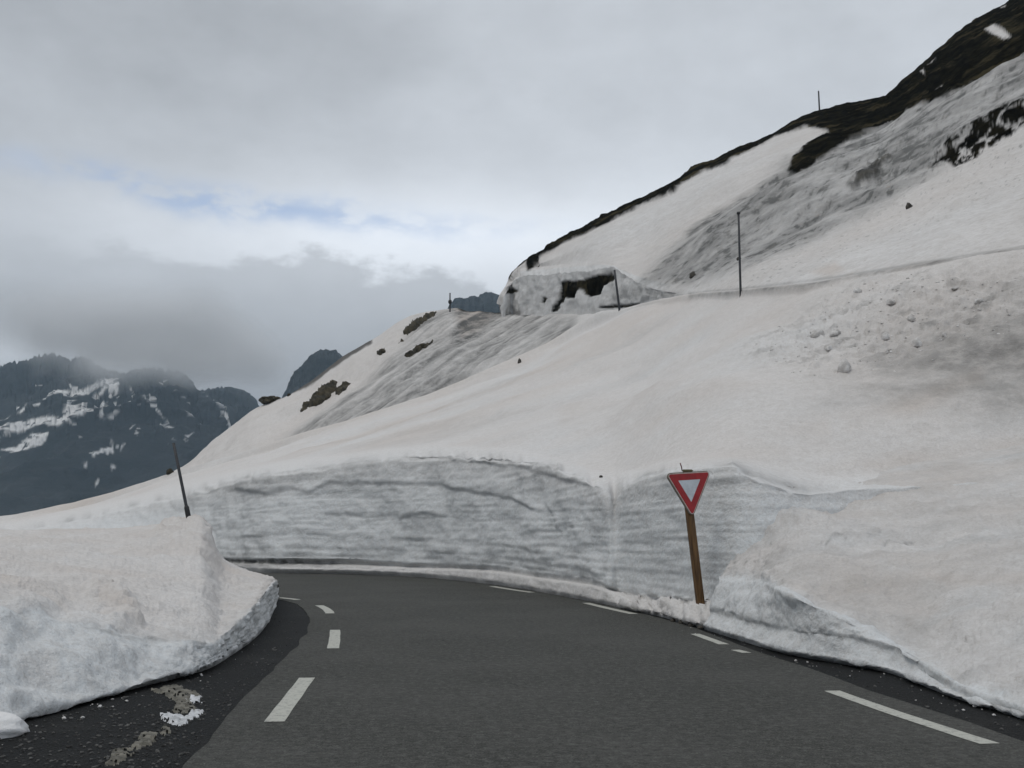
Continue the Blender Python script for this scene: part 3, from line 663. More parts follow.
# ------------------------------------------------------------------ yield sign
SD = 19.6
pb = Vector(Q(700.5, 604, SD)); pt = Vector(Q(684.5, 471, SD))
sg = empty('yield_sign', pb)
tag(sg, 'red and white downward triangle road sign on a leaning brown wooden post', 'road sign')
ax = (pt - pb).normalized(); side = Vector((1, 0, 0)); side = (side - ax * side.dot(ax)).normalized(); fwd = ax.cross(side)   # fwd = +Y like
def local_frame(yaw, roll):
    return Matrix.Rotation(yaw, 3, 'Z') @ Matrix.Rotation(roll, 3, 'Y')
pw = .067
yawp = math.radians(20)
s1 = (side * math.cos(yawp) + fwd * math.sin(yawp)); f1 = ax.cross(s1)
bm = bmesh.new()
p0 = -ax * .35; Lp = (pt - pb).length - .02
for s in ((p0, 1), (ax * Lp, .97)):
    for (a, b2) in ((-1, -1), (1, -1), (1, 1), (-1, 1)):
        bm.verts.new(s[0] + s1 * a * pw * s[1] + f1 * b2 * pw * s[1])
bm.verts.ensure_lookup_table()
for fidx in ((0, 1, 5, 4), (1, 2, 6, 5), (2, 3, 7, 6), (3, 0, 4, 7), (4, 5, 6, 7), (3, 2, 1, 0)):
    bm.faces.new([bm.verts[i] for i in fidx])
bmesh.ops.bevel(bm, geom=bm.edges[:], offset=.012, segments=2, affect='EDGES')
bmobj('post', bm, M['post'], sg)
# plate
pc = Vector(Q(686.3, 487.6, SD)) - pb     # centroid of triangle
Rm = local_frame(math.radians(21), math.radians(-4.2))
ux = Rm @ Vector((1, 0, 0)); uy = Rm @ Vector((0, -1, 0)); uz = Rm @ Vector((0, 0, 1))    # uy = towards viewer
def tri(size, rad, n=7):
    """rounded triangle pointing down, circumscribed side = size"""
    pts = []; Rr = size / math.sqrt(3)
    for k, ang in enumerate((150, 270, 30)):
        a = math.radians(ang); cx, cy = (Rr - 2 * rad) * math.cos(a), (Rr - 2 * rad) * math.sin(a)
        for i in range(n):
            t = math.radians(ang - 60 + 120 * i / (n - 1))
            pts.append((cx + rad * math.cos(t), cy + rad * math.sin(t)))
    return pts
def plate(name, outer, y0, y1, mat, parent, inner=None):
    bm = bmesh.new()
    def lift(p, y): return bm.verts.new(pc + ux * p[0] + uz * p[1] + uy * y)
    of = [lift(p, y1) for p in outer]; ob = [lift(p, y0) for p in outer]; n = len(outer)
    for i in range(n): bm.faces.new((ob[i], ob[(i + 1) % n], of[(i + 1) % n], of[i]))
    if inner:
        inf = [lift(p, y1) for p in inner]; inb = [lift(p, y0) for p in inner]
        for i in range(n):
            j2 = (i + 1) % n
            bm.faces.new((of[i], of[j2], inf[j2], inf[i])); bm.faces.new((ob[j2], ob[i], inb[i], inb[j2])); bm.faces.new((inf[i], inf[j2], inb[j2], inb[i]))
    else:
        bm.faces.new(of); bm.faces.new(ob[::-1])
    bmesh.ops.recalc_face_normals(bm, faces=bm.faces)
    return bmobj(name, bm, mat, parent)
yb = pw + .02
T0 = tri(1.03, .075); T1 = tri(.97, .05); T2 = tri(.925, .036); T3 = tri(.495, .008)
pl = plate('sign_plate', T0, yb, yb + .045, M['signback'], sg)
plate('white_edge', T1, yb + .045, yb + .050, M['signrim'], pl, T2)
plate('red_border', T2, yb + .045, yb + .052, M['signred'], pl, T3)
plate('white_centre', T3, yb + .045, yb + .050, M['signwhite'], pl)
# bracket and wire at the head of the post
bm = bmesh.new()
bmesh.ops.create_cube(bm, size=1, matrix=Matrix.Translation(ax * (Lp + .018)) @ Matrix.Diagonal((.20, .10, .05, 1)))
bmesh.ops.bevel(bm, geom=bm.edges[:], offset=.015, segments=2, affect='EDGES')
bk = bmobj('bracket', bm, M['postcap'], sg); bk.location = side * .06
def tube(bm, pts, r, n=8):
    rings = []
    for i, p in enumerate(pts):
        d = (pts[min(i + 1, len(pts) - 1)] - pts[max(i - 1, 0)]).normalized()
        a = d.orthogonal().normalized(); b2 = d.cross(a)
        rr = r[i] if isinstance(r, (list, tuple)) else r
        rings.append([bm.verts.new(p + (a * math.cos(2 * math.pi * k / n) + b2 * math.sin(2 * math.pi * k / n)) * rr) for k in range(n)])
    for A, B in zip(rings[:-1], rings[1:]):
        for k in range(n): bm.faces.new((A[k], A[(k + 1) % n], B[(k + 1) % n], B[k]))
    bm.faces.new(rings[0][::-1]); bm.faces.new(rings[-1])
    bmesh.ops.recalc_face_normals(bm, faces=bm.faces)
bm = bmesh.new()
w0 = ax * (Lp + .03) + side * -.045
tube(bm, [w0, w0 + Vector((-.01, 0, .07)), w0 + Vector((-.035, 0, .15))], .011, 6)
bmobj('wire', bm, M['wire'], sg, True)

# ------------------------------------------------------------------ snow poles
def pole(px0, px1, d, r, label, sleeve=None, knob=None, cap=None):
    a = Vector(Q(*px0, d)); b2 = Vector(Q(*px1, d)); e = empty('snow_pole', a); tag(e, label, 'snow pole')
    ax = (b2 - a)
    bm = bmesh.new(); tube(bm, [-ax * .18, Vector((0, 0, 0)), ax * .5, ax], [r, r, r * .95, r * .9], 12); bmobj('shaft', bm, M['blackpole'], e, True)
    if sleeve:
        bm = bmesh.new(); tube(bm, [-ax * .06, ax * sleeve * .85, ax * sleeve], [r * 1.6, r * 1.55, r * 1.15], 12); bmobj('sleeve', bm, M['sleeve'], e, True)
    if cap:
        bm = bmesh.new(); tube(bm, [ax * .985, ax * 1.012], [r * 1.5, r * 1.5], 12); bmobj('cap', bm, M['sleeve'], e, True)
    if knob:
        bm = bmesh.new(); bmesh.ops.create_icosphere(bm, subdivisions=2, radius=r * 2.6, matrix=Matrix.Translation(ax * knob) @ Matrix.Diagonal((1, 1, 1.3, 1))); bmobj('marker_disc', bm, M['sleeve'], e, True)
    return e
pole((188.5, 517), (173.5, 443), 30.6, .048, 'dark thin pole leaning left at the tip of the broad left snow bank', sleeve=.15)
pole((740.5, 288), (738.5, 213), float(np.interp(740, us, dcr)) - .4, .062, 'upright dark pole on the right-hand slope edge, tallest of those in the picture', cap=True)
pole((619, 306), (614.5, 270), float(np.interp(618, us, dcr)) - .5, .10, 'thin dark pole in front of the distant cut snow wall with dark rock')
pole((450, 309), (450, 293), 148, .11, 'tiny pole with a dark knob on the skyline beside the distant rock tooth', knob=.45)
pole((819.5, 111), (818.5, 91), 171, .14, 'tiny pole standing on the brown skyline above the upper snowfield')

# ------------------------------------------------------------------ turf outcrops, boulders, snow chunks
def outcrop(poly, b, lift, label, mat, cell=None, seed=0, name='rock_outcrop', cat='rock outcrop', group=None):
    poly = np.array(poly, float); x0, y0 = poly.min(0) - 1.5; x1, y1 = poly.max(0) + 1.5
    cell = cell or max(.6, (x1 - x0) / 46)
    gu = np.arange(x0, x1 + cell, cell); gv = np.arange(y0, y1 + cell, cell)
    Ug, Vg = np.meshgrid(gu, gv)
    jj = 1.6 * fbm(v3(Ug * .22, Vg * .22, seed), 3, 120 + seed)
    mk = polymask(Ug + jj, Vg + jj, poly, 1.4)
    vid = {}; verts = []; faces = []
    for i in range(len(gv)):
        for k2 in range(len(gu)):
            if mk[i, k2] <= .01: continue
            h, n_ = hit(b, Ug[i, k2], Vg[i, k2])
            if h is None: continue
            if n_.z < 0: n_ = -n_
            nn = fbm(np.array(h) * .9, 4, 130 + seed)
            verts.append(h + n_ * (lift * (mk[i, k2] * (.8 + 1.6 * nn) - .25)))
            vid[(i, k2)] = len(verts) - 1
    for i in range(len(gv) - 1):
        for k2 in range(len(gu) - 1):
            ks = [(i + 1, k2), (i + 1, k2 + 1), (i, k2 + 1), (i, k2)]
            if all(q in vid for q in ks): faces.append([vid[q] for q in ks])
    org = sum(verts, Vector()) / len(verts)
    o = meshobj(name, [v - org for v in verts], faces, mat, smooth=True); o.location = org
    so = o.modifiers.new('thick', 'SOLIDIFY'); so.thickness = lift * .8; so.offset = -1
    tag(o, label, cat, group)
    return o
grp = 'rock and turf outcrops on the far snow slope'
outcrop([(300, 412), (303, 407), (313, 398), (322, 389), (331, 383), (337, 382), (336, 389), (329, 398), (318, 405), (308, 408)], bB, .8, 'largest brown outcrop on the far slope, a diagonal blotch below the skyline', M['turf'], seed=1, group=grp)
outcrop([(335, 394), (340, 387), (347, 382), (350, 383), (346, 389), (339, 395)], bB, .7, 'small brown outcrop immediately right of the largest blotch on the far slope', M['turf'], seed=2, group=grp)
outcrop([(404, 334), (410, 326), (418, 319), (428, 314), (436, 311.5), (434, 316), (424, 322), (414, 330), (408, 335)], bB, .8, 'long brown outcrop just under the skyline left of the tiny knobbed pole', M['turf'], seed=3, group=grp)
outcrop([(405, 356), (412, 351), (422, 345), (433, 340), (433, 342), (424, 348), (412, 355), (407, 357)], bB, .6, 'thin slanting dark strip of rock in the middle of the far slope', M['turf'], seed=4, group=grp)
outcrop([(377, 354), (380, 351), (385, 349), (385, 352), (380, 355)], bB, .6, 'small dark rock spot between the skyline and the slanting strip', M['turf'], seed=5, cell=.6, group=grp)
outcrop([(398, 343), (402, 340), (404, 341), (400, 344)], bB, .6, 'smallest dark rock spot, just below the long outcrop under the skyline', M['turf'], seed=6, cell=.5, group=grp)
def rock(px, wpx, hpx, b, label, mat, seed, name='boulder', cat='boulder', group=None, flat=False, amp=.32):
    h = None; k0 = 0
    while h is None and k0 < 40:
        h, n_ = hit(b, px[0], px[1] + k0 * .5); k0 += 1
    d = h.y; r = wpx / 2 * d / F; hz = hpx * d / F
    o = blob(name, h + Vector((0, r * .3, hz * .25)), (r, r * .9, hz * .72), mat, seed, 3, amp, 1.5, flat=1 if flat else 0)
    o.rotation_euler = (0, 0, seed * 1.3)
    tag(o, label, cat, group)
    return o
rock((270, 398), 20, 7, bB, 'brown rock knob sticking out of the far skyline at its lower end', M['turf'], 11, amp=.6, flat=True)
rock((169.5, 466), 7, 6, bA, 'brown boulder on the snow edge just left of the leaning pole', M['turf'], 12)
rock((909.5, 208), 7, 6, bD, 'dark boulder alone on the upper snowfield at the far right', M['rock'], 13, flat=True)
rock((693, 277), 7, 6, bD, 'grey boulder at the foot of the dirty avalanche streak', M['rock'], 14, flat=True)
rock((739, 260), 5, 3.5, bD, 'small dark stone right behind the tallest upright pole', M['rock'], 15, flat=True)
rock((519.5, 363), 4, 4.5, bA, 'lone little grey stone on the smooth snow left of centre', M['rock'], 16)
rock((289, 396), 4, 3, bB, 'small dark stone on the snow just above the largest brown blotch', M['turf'], 17)
rock((601, 477.5), 4, 2.5, bA, 'tiny stone on the rim of the tall snow wall left of the sign', M['rock'], 18)
cg = 'dirty snow chunks of the avalanche debris'
for px, w, h_, lab, sd in (((845, 370), 15, 17, 'pointed grey snow chunk, tallest of the debris and lowest on the slope', 21),
                           ((818, 336), 16, 13, 'dark-stained snow chunk at the left end of the debris field', 22),
                           ((836, 334), 14, 9, 'broad dirty snow chunk right beside the dark-stained left one', 23),
                           ((886, 338), 10, 9, 'small cone-like snow chunk in the middle of the debris', 24),
                           ((917, 345), 15, 12, 'tan-topped snow chunk right of the small cone-like one', 25),
                           ((944, 335), 5, 5, 'tiny dark snow chunk, rightmost in the debris middle row', 26),
                           ((892, 303), 14, 8, 'rounded snow chunk high in the debris below the slope edge line', 27),
                           ((858, 292), 11, 8, 'dark shadowed snow chunk nearest below the slope edge line', 28),
                           ((829, 349), 11, 8, 'low snow chunk just above the pointed grey one', 29),
                           ((957, 288), 12, 5, 'flat dirty snow chunk near the top right of the debris', 30),
                           ((912, 320), 10, 8, 'pale blocky snow chunk between the rounded and tan-topped ones', 31),
                           ((980, 302), 13, 8, 'larger dirty snow chunk near the right edge of the picture', 32)):
    rock((px[0], px[1] + 1), w * .78, h_ * .72, bA, lab, M['chunk'], sd, 'snow_chunk', 'snow chunk', cg, amp=.4)
# countless small lumps of the avalanche debris: one object
bm = bmesh.new(); n = 0
while n < 520:
    u_, v_ = random.uniform(745, 1024), random.uniform(272, 385)
    if float(polymask(np.array([u_]), np.array([v_]), [(745, 350), (800, 320), (840, 290), (930, 275), (1024, 270), (1024, 320), (900, 370), (820, 385), (770, 370)], 14)[0]) < random.random(): continue
    h, n_ = hit(bA, u_, v_)
    if h is None: continue
    n += 1
    r = (.5 + 1.3 * random.random() ** 3) * h.y / F
    g = bmesh.ops.create_icosphere(bm, subdivisions=1, radius=r, matrix=Matrix.Translation(h - n_ * r * .25) @ Matrix.Rotation(random.random() * 6, 4, 'Z') @ Matrix.Diagonal((1.4, 1, .6, 1)))
    for v in g['verts']: v.co += Vector((random.uniform(-.3, .3), random.uniform(-.3, .3), random.uniform(-.3, .3))) * r
o = bmobj('snow_debris', bm, M['chunk']); tag(o, kind='stuff')

# small stones: by the foot of the sign and loose on the shoulder
sgp = 'dark stones at the foot of the snow by the sign'
for px, w, h_, lab, sd in (((673, 621.5), 5, 3.5, 'dark stone at the foot of the snow, leftmost below the sign', 41),
                           ((681, 623.5), 5, 4, 'dark stone under the snow edge, second from the left below the sign', 42),
                           ((691, 626), 6, 4.5, 'biggest dark stone under the snow edge below the sign post', 43),
                           ((700, 629), 6, 3.5, 'dark stone at the snow foot, rightmost below the sign', 44)):
    g_ = G(*px); r = w / 2 * g_.y / F
    o = blob('stone', (g_.x, g_.y, r * .4), (r, r, h_ * g_.y / F * .7), M['rock'], sd, 2, .3, 1.6)
    tag(o, lab, 'stone', sgp)
bm = bmesh.new()
shl = [(0, 735), (60, 715), (140, 693), (210, 672), (256, 642), (277, 604), (300, 612), (300, 640), (250, 690), (205, 735), (180, 768), (0, 768), (-60, 790)]
cnt = 0
while cnt < 900:
    u_, v_ = random.uniform(-40, 310), random.uniform(600, 790)
    if float(polymask(np.array([u_]), np.array([v_]), shl, 3)[0]) < .5: continue
    p = G(u_, v_, -.008); cnt += 1
    r = random.choice((.005, .007, .009, .012, .016))
    g = bmesh.ops.create_icosphere(bm, subdivisions=1, radius=r, matrix=Matrix.Translation(p) @ Matrix.Rotation(random.random() * 6, 4, 'Z') @ Matrix.Diagonal((1.3, 1, .7, 1)))
    for v in g['verts']: v.co += Vector((random.uniform(-.3, .3), random.uniform(-.3, .3), random.uniform(-.2, .2))) * r
for _ in range(130):
    t = random.random(); u_ = 690 + t * 360; v_ = 630 + t * 108 + random.uniform(-9, 6) * (1 + t)
    p = G(u_, v_, -.01); r = random.choice((.006, .009, .013, .018))
    g = bmesh.ops.create_icosphere(bm, subdivisions=1, radius=r, matrix=Matrix.Translation(p))
    for v in g['verts']: v.co += Vector((random.uniform(-.3, .3), random.uniform(-.3, .3), random.uniform(-.2, .2))) * r
o = bmobj('gravel', bm, M['pebble']); tag(o, kind='stuff')

bm = bmesh.new()
foot_l = [(0, 733), (60, 712), (140, 691), (209, 672), (235, 656), (256, 640), (268, 625), (276, 609)]
foot_r = [(640, 614), (704, 631), (732, 640), (790, 657), (840, 666), (887, 675), (958, 702), (1024, 721)]
for ft, n, sp in ((foot_l, 25, 1), (foot_r, 30, 1)):
    fp = np.array(ft, float)
    for _ in range(n):
        u_ = random.uniform(fp[0, 0], fp[-1, 0]); v_ = float(np.interp(u_, fp[:, 0], fp[:, 1]))
        s_ = (v_ - 540) / 100; v_ += abs(random.gauss(0, 4.5)) * s_ - .5
        p = G(u_, v_, -.004); r = (.004 + .016 * random.random() ** 3)
        g = bmesh.ops.create_icosphere(bm, subdivisions=1, radius=r, matrix=Matrix.Translation(p + Vector((0, 0, r * .3))) @ Matrix.Rotation(random.random() * 6, 4, 'Z') @ Matrix.Diagonal((1.3, 1, .75, 1)))
        for v in g['verts']: v.co += Vector((random.uniform(-.3, .3), random.uniform(-.3, .3), random.uniform(-.2, .2))) * r
o = bmobj('snow_crumbs', bm, M['chunk']); tag(o, kind='stuff')

def puddle(name, polys, z, mat, label, cat, hgt, seed):
    bm = bmesh.new()
    for poly in polys:
        poly = np.array(poly, float); x0, y0 = poly.min(0) - 2; x1, y1 = poly.max(0) + 2
        gu = np.arange(x0, x1, 1.0); gv = np.arange(y0, y1, .7); Ug, Vg = np.meshgrid(gu, gv)
        jj = 3.0 * fbm(v3(Ug * .16, Vg * .3, seed), 3, 140 + seed); mk = polymask(Ug + jj * 2.6, Vg + jj * 1.2, poly, 1.5) * sstep(-.22, .02, fbm(v3(Ug * .22, Vg * .5, seed + 3), 4, 145) + .08)
        vid = {}
        for i in range(len(gv)):
            for k2 in range(len(gu)):
                if mk[i, k2] > .02:
                    p = G(Ug[i, k2], Vg[i, k2], -.011); p.z += hgt * (mk[i, k2] * (1 + .8 * float(noise(np.array(p) * 9, 3))) - .2); vid[(i, k2)] = bm.verts.new(p)
        for i in range(len(gv) - 1):
            for k2 in range(len(gu) - 1):
                ks = [(i + 1, k2), (i + 1, k2 + 1), (i, k2 + 1), (i, k2)]
                if all(q in vid for q in ks): bm.faces.new([vid[q] for q in ks])
    o = bmobj(name, bm, mat, smooth=True); tag(o, label, cat); return o
puddle('silt_patch', [[(150, 690), (165, 686), (182, 686), (184, 690), (195, 691), (202, 697), (190, 704), (196, 709), (184, 714), (174, 712), (176, 701), (165, 695)],
                      [(160, 732), (168, 727), (171, 732), (164, 736)], [(104, 764), (115, 750), (130, 748), (145, 733), (158, 733), (152, 744), (132, 752), (125, 760), (108, 766)]], 0, M['silt'],
       'pale tan silt smeared over the dark gravel below the left snow bank', 'silt patch', .022, 1)
puddle('ice_patch', [[(160, 715), (167, 712), (174, 717), (188, 716), (194, 711), (203, 711), (200, 716), (190, 722), (182, 726), (172, 724), (163, 720)], [(186, 698), (196, 696), (203, 697), (199, 702), (188, 703)]], 0, M['icy'],
       'thin grey-white ice scrap on the dark gravel left of the road', 'ice patch', .03, 2)

# ------------------------------------------------------------------ distant mountains
m, nt, b = newmat('mountain rock and snow'); co = objco(nt)
n1 = tnoise(nt, co, 0.004, 8, 0.65); n2 = tnoise(nt, co, 0.02, 6, 0.6)
rc = mixc(nt, mrange(nt, n1, 0.38, 0.62), (0.012, 0.017, 0.018), (0.034, 0.040, 0.042))
rc = mixc(nt, mrange(nt, n2, 0.5, 0.7, 0, .5), rc, (0.050, 0.052, 0.052))
rc = mixc(nt, attr(nt, 'snow'), rc, (0.78, 0.77, 0.76))
nt.links.new(rc, b.inputs['Base Color']); b.inputs['Roughness'].default_value = 0.95; b.inputs['Specular IOR Level'].default_value = 0.1
bump(nt, b, n2, .8, 18)
M['mountain'] = m
um = np.r_[np.linspace(-330, -5, 110), np.arange(-3, 322, 1.15)]
mr = crv([(-330, 385), (-180, 368), (-60, 378), (0, 367), (14, 363), (25, 361), (38, 357), (52, 354), (66, 359), (80, 357), (92, 361), (108, 372), (122, 374), (138, 370), (152, 368), (165, 370), (178, 373), (186, 379), (192, 387), (199, 393), (208, 391), (220, 389), (232, 389.5), (242, 394), (252, 398), (262, 412), (290, 440), (322, 470)], um)
jagm = -15.0 * np.abs(fbm(v3(um * .13, 0, 0), 5, 151, .7)) - 12 * np.maximum(0, fbm(v3(um * .33, 3, 0), 3, 152))
mr = mr - jagm - 5
dmr = crv([(-330, 3300), (100, 3300), (186, 3150), (196, 3400), (260, 3500), (322, 3500)], um)
mm = crv([(-330, 470), (0, 455), (120, 440), (200, 450), (260, 470), (322, 500)], um)
mb = 560 + 0 * um
U, V, I, tt = netgrid(np.array([mb, mm, mr, mr + 30]), 1 / np.array([2000 + 0 * um, 2600 + 0 * um, dmr, dmr + 500]), np.array([um] * 4), [50, 80, 5], 3, .2)
P = Q(U, V, 1 / I); nrm = gridnormals(P); TT = np.repeat(tt[:, None], len(um), 1)
ed = (1 - np.exp(-((TT - 2) / .12) ** 2) * .9)
rg_ = 1 - 2.2 * np.abs(fbm(P * np.array([.0016, .0016, .0007]), 5, 153))
P += nrm * (((rg_ - .75) * 80 + 40 * fbm(P * .006, 4, 154)) * ed)[..., None]
j = 3.2 * fbm(v3(U * .07, V * .1, 0), 4, 155) + 1.4 * fbm(v3(U * .3, V * .3, 0), 3, 156)
sn = np.zeros_like(U)
k_ = 260 / 1024.
for poly in ([(170, 245), (215, 210), (300, 205), (380, 175), (470, 150), (500, 150), (440, 180), (380, 190), (330, 215), (250, 235)],
             [(255, 320), (265, 265), (300, 250), (285, 280), (350, 260), (345, 285), (410, 285), (330, 325), (250, 345)],
             [(365, 280), (375, 255), (420, 230), (425, 245), (400, 275)], [(365, 215), (400, 195), (465, 175), (465, 210), (430, 215), (420, 190), (390, 225)],
             [(0, 360), (60, 355), (150, 325), (230, 320), (300, 345), (240, 360), (150, 350), (80, 372), (0, 385)],
             [(0, 425), (60, 420), (130, 380), (200, 375), (170, 405), (100, 430), (40, 440)], [(0, 315), (45, 295), (10, 330)], [(75, 300), (120, 275), (95, 305)],
             [(470, 262), (520, 240), (530, 280), (500, 275)], [(505, 185), (525, 195), (520, 218), (508, 210)], [(425, 295), (470, 275), (475, 295), (440, 303)], [(385, 320), (412, 300), (410, 325)],
             [(350, 445), (440, 402), (445, 425), (400, 440), (370, 460)], [(455, 405), (490, 395), (475, 420)], [(580, 272), (610, 275), (690, 340), (660, 335), (610, 310), (670, 318), (620, 290)],
             [(720, 285), (740, 300), (790, 355), (775, 355), (735, 310)], [(800, 215), (850, 265), (900, 315), (912, 325), (905, 300), (870, 270), (830, 240)], [(680, 205), (700, 220), (690, 222)],
             [(510, 350), (535, 335), (515, 360)], [(430, 470), (450, 465), (435, 482)], [(365, 530), (390, 515), (370, 545)], [(325, 490), (345, 485), (335, 500)], [(565, 230), (580, 245), (570, 250)], [(430, 320), (470, 312), (440, 328)], [(725, 378), (755, 375), (740, 384)]):
    pp = [(x_ * k_, 340 + y_ * k_) for x_, y_ in poly]
    sn = np.maximum(sn, polymask(U + j * .6, V + j * .5, pp, .7))
sn = np.maximum(sn, sstep(.30, .36, fbm(v3(U * .05 + V * .04, V * .1, 3), 5, 157)) * (U < 0))
sn *= sstep(-.14, .0, fbm(v3(U * .16 + V * .1, V * .34, 6), 4, 159) + .10)
sn = np.maximum(sn, sstep(.27, .32, fbm(v3(U * .055 + V * .03, V * .12 - U * .03, 8), 5, 161, .6)) * sstep(372, 380, V) * (1 - sstep(425, 450, V)) * (U < 190) * .9)
sn *= .72 + .4 * sstep(-.3, .2, fbm(v3(U * .5, V * .5, 0), 3, 158))
mo = gridobj('mountain', P, M['mountain'], dict(snow=sn)); tag(mo, kind='structure')

def peak(pts, d, left, right, basev, seed, depth):
    uu = np.arange(left, right, .5)
    top = crv(pts, uu); top = top - 9 * fbm(v3(uu * .16, 0, seed), 5, 160 + seed, .65) - 5 * np.abs(fbm(v3(uu * .4, 3, seed), 3, 162 + seed)) + 1.0
    U, V, I, tt = netgrid(np.array([basev + 0 * uu, top, top + 10, top + 60]), 1 / np.array([d - depth + 0 * uu, d + 0 * uu, d + depth * .5 + 0 * uu, d + depth + 0 * uu]), np.array([uu] * 4), [60, 5, 4])
    P = Q(U, V, 1 / I); nrm = gridnormals(P); TT = np.repeat(tt[:, None], len(uu), 1)
    P += nrm * ((1 - 2.4 * np.abs(fbm(P * np.array([.02, .02, .008]) * 900 / d, 5, 165 + seed))) * d * .007 * (1 - np.exp(-((TT - 1) / .1) ** 2)))[..., None]
    o = gridobj('rock_peak', P, M['mountain'], dict(snow=0 * U)); tag(o, kind='structure'); return o
peak([(270, 420), (285, 398), (291, 385), (298, 374), (308, 365), (317, 356), (324, 353), (331, 352), (337, 355), (341, 362), (352, 370), (370, 400)], 2500, 270, 370, 440, 1, 450)
peak([(448, 330), (454, 305), (460, 302), (468, 300), (476, 300), (483, 298), (488, 295), (492, 297), (496, 300), (498, 308), (504, 330)], 2700, 448, 504, 345, 2, 450)

# ------------------------------------------------------------------ haze and the low cloud on the summits
def box(name, lo, hi):
    bm = bmesh.new()
    vs = [bm.verts.new((x_, y_, z_)) for x_ in (lo[0], hi[0]) for y_ in (lo[1], hi[1]) for z_ in (lo[2], hi[2])]
    for f_ in ((0, 1, 3, 2), (4, 6, 7, 5), (0, 4, 5, 1), (2, 3, 7, 6), (0, 2, 6, 4), (1, 5, 7, 3)): bm.faces.new([vs[i] for i in f_])
    bmesh.ops.recalc_face_normals(bm, faces=bm.faces)
    me = bpy.data.meshes.new(name); bm.to_mesh(me); bm.free(); return link(bpy.data.objects.new(name, me))
HZ = 9300
hz = box('haze', (-HZ, -HZ, -1.1), (HZ, HZ, 720)); tag(hz, kind='stuff')
m = bpy.data.materials.new('haze air'); m.use_nodes = True; nt = m.node_tree; nt.nodes.clear()
out = nt.nodes.new('ShaderNodeOutputMaterial'); pv = nt.nodes.new('ShaderNodeVolumePrincipled')
pv.inputs['Color'].default_value = (0.64, 0.83, 1.0, 1); pv.inputs['Density'].default_value = 0.85e-4; pv.inputs['Anisotropy'].default_value = 0.2
nt.links.new(pv.outputs[0], out.inputs['Volume']); hz.data.materials.append(m)

low_cloud = box('low_cloud', (-1750, 2250, 395), (-640, 3050, 640)); tag(low_cloud, kind='stuff')  # low cloud volume in front of the summits, standing inside the haze box
m = bpy.data.materials.new('summit mist'); m.use_nodes = True; nt = m.node_tree; nt.nodes.clear()
out = nt.nodes.new('ShaderNodeOutputMaterial'); pv = nt.nodes.new('ShaderNodeVolumePrincipled')
pv.inputs['Color'].default_value = (1, 1, 1, 1); pv.inputs['Anisotropy'].default_value = 0.0
co = objco(nt); sx = N(nt, 'ShaderNodeSeparateXYZ'); nt.links.new(co, sx.inputs[0])
nz = tnoise(nt, co, 0.006, 4, 0.6)
zz = mth(nt, 'ADD', sx.outputs[2], mth(nt, 'MULTIPLY', mth(nt, 'SUBTRACT', nz, 0.5), 170))
d1 = mrange(nt, zz, 430, 560); d2 = mrange(nt, sx.outputs[2], 630, 520)
d3 = mrange(nt, mth(nt, 'ADD', sx.outputs[0], mth(nt, 'MULTIPLY', nz, 300)), -1180, -950); d4 = mrange(nt, sx.outputs[0], -645, -760)
dd = mth(nt, 'MULTIPLY', mth(nt, 'MULTIPLY', d1, d2), mth(nt, 'MULTIPLY', d3, d4))
nt.links.new(mth(nt, 'MULTIPLY', dd, 0.011), pv.inputs['Density'])
nt.links.new(pv.outputs[0], out.inputs['Volume']); low_cloud.data.materials.append(m)

# ------------------------------------------------------------------ sky
SUN_EL, SUN_AZ = math.radians(61), math.radians(238)      # az measured from +Y towards +X
w = bpy.data.worlds.new('World'); bpy.context.scene.world = w; w.use_nodes = True
nt = w.node_tree; nt.nodes.clear()
out = nt.nodes.new('ShaderNodeOutputWorld'); bg = nt.nodes.new('ShaderNodeBackground'); bg.inputs[1].default_value = 0.1
nt.links.new(bg.outputs[0], out.inputs[0])
sky = nt.nodes.new('ShaderNodeTexSky'); sky.sky_type = 'NISHITA'; sky.sun_disc = False
sky.sun_elevation = SUN_EL; sky.sun_rotation = SUN_AZ; sky.altitude = 2000
tc = nt.nodes.new('ShaderNodeTexCoord'); D = tc.outputs['Generated']
sx = N(nt, 'ShaderNodeSeparateXYZ'); nt.links.new(D, sx.inputs[0])
az = mth(nt, 'ARCTAN2', sx.outputs[0], sx.outputs[1]); el = mth(nt, 'ARCSINE', sx.outputs[2])
def gauss(x, c0, wd):
    t = mth(nt, 'DIVIDE', mth(nt, 'SUBTRACT', x, c0), wd); return mth(nt, 'EXPONENT', mth(nt, 'MULTIPLY', mth(nt, 'MULTIPLY', t, t), -1.0))
nA = tnoise(nt, D, 2.6, 7, 0.55, (1, 1, 2.0)); nB = tnoise(nt, D, 9.0, 6, 0.6, (1, 1, 1.6)); nC = tnoise(nt, D, 22, 5, 0.6, (1, 1, 2.5))
Lum = mth(nt, 'ADD', 0.58, mrange(nt, az, -.5, .15, -.05, .04))
Lum = mth(nt, 'ADD', Lum, mth(nt, 'MULTIPLY', mrange(nt, el, .30, .50, 0.0, -.14), mrange(nt, az, -.45, .05, 1.0, .35)))
Lum = mth(nt, 'ADD', Lum, mrange(nt, el, .7, 1.3, 0.0, .12))
a0, e0 = dirpix(400, 245)
Lum = mth(nt, 'ADD', Lum, mth(nt, 'MULTIPLY', mth(nt, 'MULTIPLY', gauss(az, a0, .34), gauss(el, e0, .055)), .30))
Lum = mth(nt, 'ADD', Lum, mth(nt, 'MULTIPLY', mth(nt, 'SUBTRACT', nA, .5), .36))
Lum = mth(nt, 'ADD', Lum, mth(nt, 'MULTIPLY', mth(nt, 'SUBTRACT', nB, .5), .14))
Lum = mth(nt, 'ADD', Lum, mth(nt, 'MULTIPLY', mth(nt, 'SUBTRACT', nC, .5), .04))
